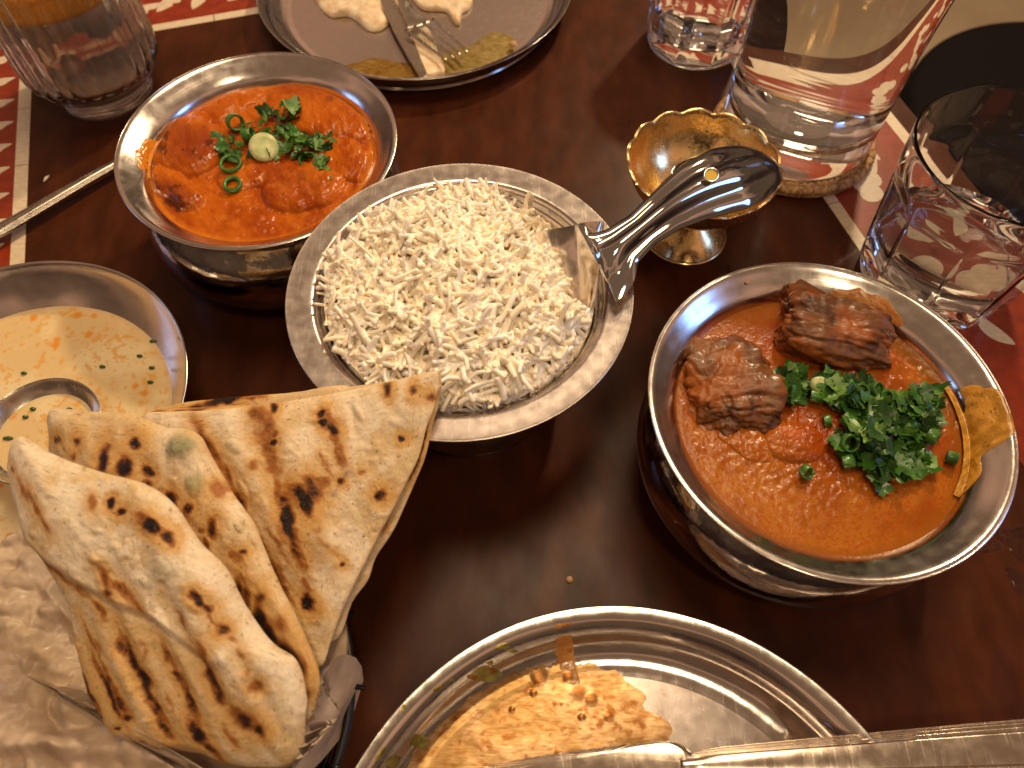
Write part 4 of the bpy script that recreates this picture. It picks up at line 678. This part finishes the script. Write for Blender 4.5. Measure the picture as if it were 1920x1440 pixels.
# cutlery handle at the left
ck = thing('cutlery_handle', at(0, 430, .9), 'grooved grey steel cutlery handle lying across the inlaid border left of the orange curry bowl', 'cutlery')
sweep('grip', [at(-150, 507, .95), at(-60, 462, .95), at(20, 418, .92), at(110, 366, .88), at(200, 315, .82), at(300, 262, .7), at(380, 220, .6)], [.66, .64, .58, .48, .38, .34, .3], [.2, .2, .2, .2, .2, .2, .2], 'old_steel', ck, .32, 41,
      prof=lambda v, u: -.07*np.exp(-((np.abs(v)-.62)/.07)**2)-.05*np.exp(-((np.abs(v)-.86)/.05)**2))
# soup ladle
ld = thing('soup_spoon', at(60, 800, 5), 'deep round soup spoon holding creamy soup, resting in the left-edge bowl', 'spoon')
lc = np.array([-27.9, 16.6]); LZ = 5.6
lc3 = at(74, 806, LZ); lc = lc3[:2]
V, Q = lathe([(0, -1.35), (1.5, -1.15), (2.5, -.6), (3.0, .0), (3.04, .03), (3.0, .05), (2.92, .0), (2.42, -.55), (1.45, -1.05), (0, -1.25)], 96, lc, LZ, sub=4); mk('spoon_bowl', V, Q, M['old_steel'], ld)
sweep('handle', [(lc[0]-2.9, lc[1]-.6, LZ+.0), (lc[0]-4.5, lc[1]-1.0, LZ+.35), (lc[0]-8, lc[1]-2, LZ+1.2), (lc[0]-13, lc[1]-3.4, LZ+2.2)], [.8, .4, .4, .5], [.1, .12, .12, .1], 'old_steel', ld, .15)
V, Q, sr = disc(lc, 2.46, LZ-.55, 60, 160, hs); C = soupcol(V, sr); C = mix(C, (.55, .46, .30), .5*sst(.85, 1, sr)); tag(mk('spooned_soup', V, Q, M['soup'], col=C), 'little pool of oily soup held in the soup spoon', 'soup')
for k, (x, y) in enumerate([(62, 767), (48, 782), (15, 822), (130, 768)]):
    q = at(x, y, LZ-.52); V, Q = lathe([(0, .0), (.10, 0), (.14, .04), (.12, .10), (0, .13)], 10, q[:2], q[2]-.03); V = q+(V-q)*np.array([2.0 if k == 2 else 1.2, .8, 1]); tag(mk('chive_piece', V, Q, M['coriander']), ['chive bit in the soup spoon, upper one near the middle', 'chive bit in the soup spoon, just below the upper one', 'long chive bit at the lower left of the soup spoon', 'chive bit at the right side of the soup spoon'][k], 'herb')
# knife on the near plate
kn = thing('table_knife', at(1300, 1420, 1.5), 'silver table knife with serrated blade resting on the near plate and its rim', 'knife')
a0, a1 = at(1285, 1436, 1.5), at(1960, 1400, 2.6); ax_ = (a1-a0)/np.linalg.norm(a1-a0); sd = np.cross([0, 0, 1], ax_); sd /= np.linalg.norm(sd)
sweep('handle', [a0-ax_*.2, a0+ax_*.6, a0+ax_*1.6, a0+ax_*4, a0+ax_*8, a0+ax_*13, a1+ax_*1], [.42, .52, .70, .78, .92, 1.1, 1.2], [.18, .26, .2, .14, .12, .12, .12], 'knife', kn, .4, 61,
      prof=lambda v, u: -.17*np.exp(-((np.abs(v)-.78)/.04)**2)-.15*np.exp(-((np.abs(v)-.62)/.04)**2)-.17*np.exp(-((np.abs(v)-.91)/.03)**2))
bt = [at(*q, .75) for q in [(1298, 1436), (1288, 1412), (1262, 1396), (1225, 1393), (1180, 1398), (1100, 1407), (1000, 1420), (905, 1438), (860, 1462), (900, 1490), (1000, 1495), (1150, 1490), (1290, 1465)]]
bt = np.array(bt); e_ = catmull(bt[:9], 14); ser = np.zeros(len(e_)); L_ = np.cumsum(np.r_[0, np.linalg.norm(np.diff(e_, axis=0), axis=1)]); m_ = (e_[:, 0] < at(1180, 1400, 1)[0]); e_[:, 1] += np.where(m_, .05*np.abs(np.sin(L_*14)), 0)
bt = np.vstack([e_, bt[9:]]); lift = lambda x: 1.5-.13*(a0[0]-x)
cc = bt.mean(0); Vt = np.c_[bt[:, :2], [lift(x) for x in bt[:, 0]]]; Vm = cc+(bt-cc)*.9; Vm = np.c_[Vm[:, :2], [lift(x)+.04 for x in Vm[:, 0]]]; Vb = np.c_[bt[:, :2], [lift(x)-.06 for x in bt[:, 0]]]; n_ = len(bt)
V = np.vstack([Vb, Vt, Vm, [[cc[0], cc[1], lift(cc[0])+.05]]]); Q = grid_faces(3, n_); T = [(3*n_, 2*n_+j, 2*n_+(j+1) % n_) for j in range(n_)]; mk('blade', V, Q[:, ::-1], M['knife'], kn, [t[::-1] for t in T])
# knife and fork on the far plate
kf = thing('table_knife', at(760, 90, 1), 'dark-looking knife lying across the far plate beside the fork', 'knife')
pts = [at(*q, .9) for q in [(700, -30), (724, -34), (770, 60), (800, 135), (792, 150), (775, 122), (735, 50)]]
V, Q, T = prism(np.array(pts)[:, :2][::-1], .55, .85, .05); mk('blade', V, Q, M['old_steel'], kf, T, smooth=False)
sweep('handle', [at(712, -32, .9), at(690, -80, 1.6), at(660, -150, 2.5)], [.5, .6, .8], [.2, .2, .2], 'old_steel', kf, .3)
fk = thing('dinner_fork', at(800, 60, 1), 'steel fork with four tines lying on bread scraps on the far plate', 'fork')
sweep('fork_handle', [at(700, -120, 2.4), at(740, -30, 1.6), at(768, 22, 1.35), at(786, 48, 1.3)], [.55, .35, .5, 1.0], [.15, .15, .1, -.1], 'old_steel', fk, .2)
for k in range(4):
    o_ = (k-1.5)
    V, Q, T = tube(catmull([at(786+o_*17, 46-o_*7, 1.3), at(808+o_*16, 64-o_*6, 1.15), at(832+o_*15, 85-o_*5, 1.0), at(858+o_*13, 106-o_*5, 1.1)], 5), np.array([.17]*10+[.13]*5+[.06]), 10, flat=.6); mk('tine', V, Q, M['old_steel'], fk, T)
# bread scraps on the far plate
def scrap(poly, z, th_, label, amp=.2, m='scrap', name='bread_scrap', cat='bread'):
    P = np.array([at(x, y, z)[:2] for x, y in poly]); P = catmull(P, 4, True); c = P.mean(0); th, rr = star_r(P, c, 90); s = np.r_[np.linspace(.01, 1, 24), [1.0]]; hgt = np.r_[th_*np.sqrt(np.clip(1-np.linspace(.01, 1, 24)**4, 0, 1)), [-.15]]
    X = (c[0]+s[:, None]*rr*np.cos(th)).ravel(); Y = (c[1]+s[:, None]*rr*np.sin(th)).ravel(); Z = z+np.repeat(hgt, 90)*(1+.0*X)+amp*fbm(np.c_[X, Y]/1.1, 3)*np.repeat(np.r_[np.ones(24), 0], 90)
    tag(mk(name, np.c_[X, Y, Z], grid_faces(25, 90), M[m]), label, cat)
scrap([(588, -25), (600, 12), (622, 30), (650, 28), (672, 40), (690, 55), (712, 56), (728, 42), (722, 22), (745, 10), (740, -30), (660, -50)], .35, .5, 'torn piece of flatbread at the left of the far plate')
scrap([(742, 40), (765, 34), (790, 40), (812, 70), (822, 100), (835, 130), (818, 138), (795, 140), (775, 105), (755, 72)], .3, .25, 'thin torn flatbread strip under the fork on the far plate', .1)
scrap([(765, -20), (790, -30), (860, -30), (885, -5), (880, 15), (865, 25), (862, 45), (850, 40), (835, 20), (790, 15)], .35, .4, 'small torn flatbread piece above the fork tines on the far plate')
# curry smears on the plates (thin films lying on the steel)
def smear(poly, z, cols, label, thick=.025, seed=0, thr=-.2, sc=1.2, slope=None, name='sauce_smear', lumps_=(), m='film'):
    P = []
    for x, y in poly:
        zz = z
        for _ in range(8): q = at(x, y, zz); zz = slope(q[0], q[1]) if slope else z
        P.append(q[:2])
    P = catmull(np.array(P), 4, True); c = P.mean(0); th, rr = star_r(P, c, 220); rr = rr*(1+.10*vn(np.c_[np.cos(th)*5+seed, np.sin(th)*5])+.05*vn(np.c_[np.cos(th)*17+seed, np.sin(th)*17]))
    s = np.linspace(.003, 1, 90); X = (c[0]+s[:, None]*rr*np.cos(th)).ravel(); Y = (c[1]+s[:, None]*rr*np.sin(th)).ravel(); q = fbm(np.c_[X, Y]/sc+seed, 4); ss = np.repeat(s, 220)
    Zb = z+slope(X, Y) if slope else np.full(len(X), float(z)); h = thick*(q-thr)*1.4-thick*1.2*ss**6
    for (lx, ly, lr, lh) in lumps_:
        g = at(lx, ly, z); h = h+lh*np.clip(1-(np.hypot(X-g[0], Y-g[1])/lr)**2, 0, 1)
    V = np.c_[X, Y, Zb+h]; C = mix(cols[0], cols[1], sst(-.3, .4, q)); C = mix(C, cols[2], .8*sst(.25, .5, fbm(np.c_[X, Y]/.35+seed, 3)))
    for (lx, ly, lr, lh) in lumps_: g = at(lx, ly, z); C = mix(C, cols[2], .9*sst(lr*1.1, lr*.5, np.hypot(X-g[0], Y-g[1])))
    tag(mk(name, V, grid_faces(90, 220), M[m], col=C), label, 'sauce')
def wallz(cxy, R_, fl):
    r_in = [0, fl-.3, fl, fl+.25, fl+.6, fl+.9, fl+1.25, R_-1.1, R_-.6, R_-.04]; z_in = [.15, .16, .17, .20, .30, .50, .86, 1.30, 1.86, 2.1]
    return lambda X, Y: np.interp(np.hypot(X-cxy[0], Y-cxy[1]), r_in, z_in)
wb = wallz(BP, 13.73, 11.1); wt = wallz(TP, 13.39, 11.2)
GO = ((.44, .26, .10), (.60, .39, .20), (.30, .12, .03))
smear([(985, 1262), (1040, 1245), (1105, 1243), (1150, 1262), (1190, 1290), (1200, 1325), (1245, 1350), (1240, 1390), (1180, 1420), (1000, 1500), (760, 1490), (800, 1400), (850, 1340), (920, 1290)], .018, GO, 'dried golden curry film spread on the flat base of the near plate', .012, 2, .05, .9, wb,
      lumps_=((1085, 1298, .42, .02), (1108, 1312, .34, .03), (1010, 1268, .45, .06), (1140, 1343, .25, .03), (1065, 1270, .3, .04), (1000, 1300, .2, .05), (1090, 1345, .2, .05), (960, 1330, .15, .05)))
smear([(1040, 1165), (1072, 1160), (1074, 1200), (1080, 1250), (1092, 1290), (1072, 1296), (1052, 1262), (1040, 1210)], .02, ((.42, .17, .03), (.52, .24, .06), (.34, .10, .01)), 'brown curry streak running down the wall of the near plate', .02, 5, -.1, .8, wb, m='oil')
for (x, y, r, lab) in ((812, 1307, 9, 'orange rice-sized food scrap on the near plate wall'), (786, 1345, 7, 'small red crumb low on the left wall of the near plate')):
    q = at(x, y, 1.2); V, Q, T = tube([q+np.array([-.12, .35, .1]), q, q+np.array([.1, -.3, -.05])], np.array([.06, .11, .05]), 8); V[:, 2] += 0; tag(mk('food_scrap', V, Q, M['crumb'], T=T), lab, 'crumb')
for k, (x, y, w, h_) in enumerate([(905, 1262, 34, 16), (725, 1418, 26, 20), (785, 1390, 22, 14), (890, 1266, 22, 10), (820, 1290, 24, 10), (950, 1215, 26, 10), (915, 1240, 12, 7), (760, 1330, 10, 10), (850, 1278, 9, 6)]):
    smear([(x-w, y), (x-w*.5, y-h_), (x+w*.4, y-h_*.8), (x+w, y), (x+w*.5, y+h_), (x-w*.5, y+h_*.7)], .02, ((.26, .24, .06), (.40, .34, .12), (.42, .17, .03)), ['widest yellow-green fleck on the upper left wall of the near plate', 'yellow-green fleck at the bottom left end of the near plate wall', 'yellow-green fleck low on the left wall of the near plate', 'small fleck beside the widest one on the near plate wall', 'fleck on the left wall of the near plate, above the golden film', 'fleck just left of the brown streak on the near plate wall', 'small round fleck above the widest one on the near plate', 'fleck next to the red crumb on the near plate wall', 'tiniest curry fleck on the upper left wall of the near plate'][k], .02, 11+k, -.1, .7, wb, name='sauce_fleck')
smear([(640, 124), (700, 108), (730, 112), (790, 128), (800, 146), (740, 146), (640, 132)], .02, ((.50, .30, .07), (.60, .40, .14), (.40, .22, .05)), 'mustard yellow sauce smear at the near wall of the far plate', .02, 31, -.05, .9, wt)
0 and smear([(520, 60), (600, 40), (700, 60), (780, 100), (900, 60), (1000, 30), (1010, 60), (960, 105), (860, 135), (740, 140), (600, 120)], .2, ((.50, .44, .34), (.62, .54, .42), (.52, .40, .20)), 'dull greasy film over the base of the far plate', .008, 44, .3, 1.1, wt)
smear([(830, 100), (880, 85), (930, 60), (965, 70), (960, 100), (930, 118), (860, 135), (820, 130)], .02, ((.46, .36, .12), (.55, .42, .18), (.40, .30, .08)), 'thin yellow curry smear right of the fork on the far plate', .014, 33, .0, .8, wt)
q = at(962, 86, .5); V, Q, _ = disc(q[:2], .35, .6, 12, 24, lambda x, y, s: .3*np.sqrt(1-s**2)); tag(mk('food_scrap', V, Q, M['crumb']), 'small orange food scrap at the right of the far plate', 'crumb')
V, Q, _ = disc(at(1068, 1087, 0)[:2], .20, .0, 10, 20, lambda x, y, s: .16*np.sqrt(1-s**2)); tag(mk('table_crumb', V, Q, M['crumb']), 'lone tan crumb on the dark table above the near plate', 'crumb')
q = at(88, 336, 0); V, Q, T = tube([q+[-.1, -.3, .07], q+[0, 0, .1], q+[.1, .3, .07]], np.array([.05, .11, .05]), 8); tag(mk('rice_grain', V, Q, M['rice'], T=T, col=np.tile((.9, .84, .7), (len(V), 1))), 'single white rice grain on the table above the cutlery handle', 'rice')
for k, (x, y, a_) in enumerate([(1905, 1012, .9), (1912, 1085, .6), (1868, 1022, .25), (1850, 1030, .18)]):
    q = at(x, y, 0); V, Q, _ = disc(q[:2], lambda t: a_*(1+.3*np.sin(3*t+k)), .0, 12, 40, lambda x, y, s: .035*np.sqrt(np.clip(1-s**2, 0, 1))+.002); tag(mk('water_drop', V, Q, M['water']), ['large water drop at the right edge, just right of the lamb curry bowl', 'water drop at the right edge, lower of the two large ones', 'small water drop just below the right rim of the lamb curry bowl', 'tiniest water drop below the right rim of the lamb curry bowl'][k], 'water')
# =================================================================== BRASS CUP
bx, by = 11.9, 36.0; bz = 6.4
bc_ = thing('brass_cup', (bx, by, 0), 'small footed brass cup with scalloped rim, half hidden behind the serving spoon', 'cup')
def scl(t, r, z):
    k = sst(3.6, 6.4, z); w = np.abs(np.sin(t*7+.3))**.8; return r*(1+.022*k*w), z+.26*sst(5.0, 6.4, z)*(w-.5)
pr = [(0.5, 2.4), (1.4, 2.7), (3.0, 3.6), (4.1, 4.9), (4.6, 6.35), (4.72, 6.42), (4.66, 6.46), (4.5, 6.35), (3.98, 5.0), (2.9, 3.75), (1.4, 2.95), (0, 2.85)]
V, Q = lathe(pr, 200, (bx, by), mod=scl, sub=5); mk('scalloped_cup', V, Q, M['brass'], bc_)
V, Q = lathe([(0, 0), (2.7, 0), (2.8, .12), (2.72, .25), (2.2, .8), (1.35, 1.5), (.75, 2.0), (.62, 2.3), (.75, 2.6)], 120, (bx, by), sub=4); mk('foot', V, Q, M['brass'], bc_)
tl = thing('tealight_glass', (bx+.3, by-.5, 2.9), 'clear little glass candle holder inside the brass cup', 'candle holder')
V, Q = lathe([(0, 0), (1.7, 0), (2.05, .3), (2.2, 1.9), (2.24, 1.96), (2.12, 2.0), (2.05, 1.9), (1.9, .4), (1.6, .2), (0, .18)], 96, (bx+.3, by-.5), 3.3, sub=3); mk('glass_wall', V, Q, M['glass'], tl)
# =================================================================== COASTER, CARAFE, GLASSES
cx, cy = 20.95, 45.2
co_ = thing('coaster', (cx, cy, 0), 'round woven cane coaster under the water carafe', 'coaster')
V, Q = lathe([(0, .05), (6.0, .05), (6.1, .3), (6.0, .42), (0, .42)], 64, (cx, cy)); mk('coaster_base', V, Q, M['cane'], co_)
for k, r in enumerate(np.arange(.6, 6.3, .52)):
    n = int(2*math.pi*r/.13)+20; t = np.linspace(0, 2*math.pi, n); ph = (k % 2)*math.pi
    for s_ in (0, 1):
        pth = np.c_[cx+(r+.13*np.cos(t*int(r*(8 if r > 5.6 else 5)+6)+ph+s_*math.pi))*np.cos(t), cy+(r+.13*np.cos(t*int(r*(8 if r > 5.6 else 5)+6)+ph+s_*math.pi))*np.sin(t), .50+(.17 if r > 5.6 else .12)*np.sin(t*int(r*(8 if r > 5.6 else 5)+6)+ph+s_*math.pi)]
        V, Q, T = tube(pth, .17 if r < 5.8 else .24, 7, cap=False); mk('cane_strand', V, Q, M['cane'], co_)
def vessel(name, c, z0, outer, inner, n, label, cat, m='glass', mod=None, modi=None, liquid=None, sub=5):
    th = thing(name, (c[0], c[1], z0), label, cat)
    V, Q = lathe(outer+inner, n, c, z0, mod=mod, sub=sub); mk('glass_wall', V, Q, M[m], th)
    if liquid:
        lm, zt, ln, ll, lcat = liquid; I = np.array(inner)[::-1]; zs = [z for r, z in I]; k = [(r+.02 if r > 0 else 0, z-.015) for r, z in I if z < zt-.05]; rt = np.interp(zt, zs, I[:, 0])
        V, Q = lathe(k+[(rt+.02, zt), (rt*.97, zt-.03), (rt*.5, zt-.04), (0.0, zt-.04)], n, c, z0, sub=1); tag(mk(ln, V, Q, M[lm]), ll, lcat)
    return th
vessel('water_carafe', (cx+.1, cy+.1), .82, [(0, .0), (4.7, 0.), (5.2, .12), (5.4, .6), (5.45, 3), (5.6, 9), (6.0, 15), (6.4, 22)], [(6.3, 22.1), (6.2, 22), (5.7, 15), (5.3, 9), (4.98, 3.4), (4.8, 2.5), (4.2, 2.1), (0, 2.0)], 160,
       'large clear glass carafe of water standing on the woven coaster', 'carafe', liquid=('water', 21.0, 'carafe_water', 'clear water filling the large carafe', 'water'))
def facet(nf, z0, z1, depth=1.0):
    def f(t, r, z):
        a = (t % (2*math.pi/nf))-math.pi/nf; k = np.cos(math.pi/nf)/np.cos(a); w = sst(z0, z0+.5, z)*sst(z1, z1-1.2, z); return r*(1+(k-.985)*w*depth), z
    return f
def facet_outer(nf, z0, z1, rlim, depth=1.0):
    g = facet(nf, z0, z1, depth); return lambda t, r, z: (np.where(r > rlim(z), g(t, r, z)[0], r), z)
vessel('tumbler', (27.9, 32.35), 0, [(0, .25), (3.6, .2), (3.9, .02), (4.45, 0.), (4.62, .25), (4.8, 1.5), (5.1, 4.5), (5.3, 6.8), (5.42, 7.6), (5.52, 9), (5.62, 10.4)], [(5.58, 10.52), (5.46, 10.5), (5.34, 9), (5.1, 7), (4.75, 4), (4.5, 2.2), (4.2, 1.75), (0, 1.6)], 240,
       'clear faceted glass tumbler of water at the right edge', 'glass', mod=lambda t, r, z: (np.where(r > 4.3+.10*np.clip(z, 0, 8)+.0, facet(9, .1, 8.0, 1.35)(t, r, z)[0], r), z), liquid=('water', 3.6, 'tumbler_water', 'shallow water in the right-edge tumbler', 'water'))
vessel('tumbler', (15.2, 57.2), 0, [(0, .25), (3.0, .2), (3.4, .02), (3.8, 0.), (3.95, .3), (4.1, 1.5), (4.25, 4.5), (4.35, 6.8), (4.5, 9), (4.6, 10.4)], [(4.55, 10.5), (4.42, 10.4), (4.3, 9), (4.1, 7), (3.9, 4), (3.7, 2.0), (3.3, 1.5), (0, 1.4)], 200,
       'clear faceted glass tumbler of water behind the carafe, at the top edge', 'glass', mod=lambda t, r, z: (np.where(r > 3.75+.06*np.clip(z, 0, 8), facet(9, .1, 8.4, 1.3)(t, r, z)[0], r), z), liquid=('water', 7.5, 'tumbler_water', 'water in the tumbler at the top edge', 'water'))
# fluted tumbler with iced amber drink
gx, gy = -31.9, 50.7
def flute(t, r, z): return np.where(r > 3.9, r*(1+.018*np.cos(26*t)*sst(2.5, 3.8, z)), r), z
vessel('iced_drink_glass', (gx, gy), 0, [(0, .2), (3.0, .15), (3.3, .0), (3.5, .15), (3.35, .7), (3.6, 1.3), (4.6, 2.4), (5.0, 3.6), (5.0, 7), (5.0, 13)], [(4.85, 13.05), (4.7, 13), (4.65, 7), (4.6, 3.8), (4.2, 2.7), (3.2, 1.7), (0, 1.5)], 312,
       'fluted glass of iced amber drink at the top left corner', 'glass', m='glass_wavy', mod=flute)
def liq(z0, z1, m, name, label):
    I = [(0, 1.52), (3.2, 1.72), (4.18, 2.7), (4.58, 3.8), (4.63, 7), (4.66, 12)]; zs = [q[1] for q in I]; rs = [q[0] for q in I]
    zz = np.linspace(z0, z1, 14); V, Q = lathe([(0, z0)]+[(np.interp(z, zs, rs)+.02, z) for z in zz]+[(0, z1)], 96, (gx, gy)); tag(mk(name, V, Q, M[m]), label, 'drink')
liq(1.55, 8.9, 'milky', 'melted_ice_layer', 'pale watery lower layer of the iced drink at the top left'); liq(8.92, 12.0, 'amber', 'amber_drink_layer', 'amber upper layer of the iced drink at the top left')
for k in range(16):
    a = random.uniform(0, 6.28); r = random.uniform(1.2, 3.9); z = random.uniform(5.0, 9.0); n = 3.5
    t = np.linspace(0, math.pi, 24); f = np.linspace(0, 2*math.pi, 40, endpoint=False); Tt, Ff = np.meshgrid(t, f, indexing='ij'); d = np.c_[(np.sin(Tt)*np.cos(Ff)).ravel(), (np.sin(Tt)*np.sin(Ff)).ravel(), np.cos(Tt).ravel()]
    P = d*((np.abs(d)**n).sum(1)**(-1/n))[:, None]*random.uniform(.55, 1.0)*(1+.15*fbm(d*1.5+k, 3))[:, None]; V = rot(P, *[random.uniform(0, 3) for _ in range(3)])+[gx+r*math.cos(a), gy+r*math.sin(a), z]
    tag(mk('ice_cube', V, grid_faces(24, 40), M['ice']), 'rough ice cube floating in the amber drink glass', 'ice cube', 'ice cubes in the amber drink')
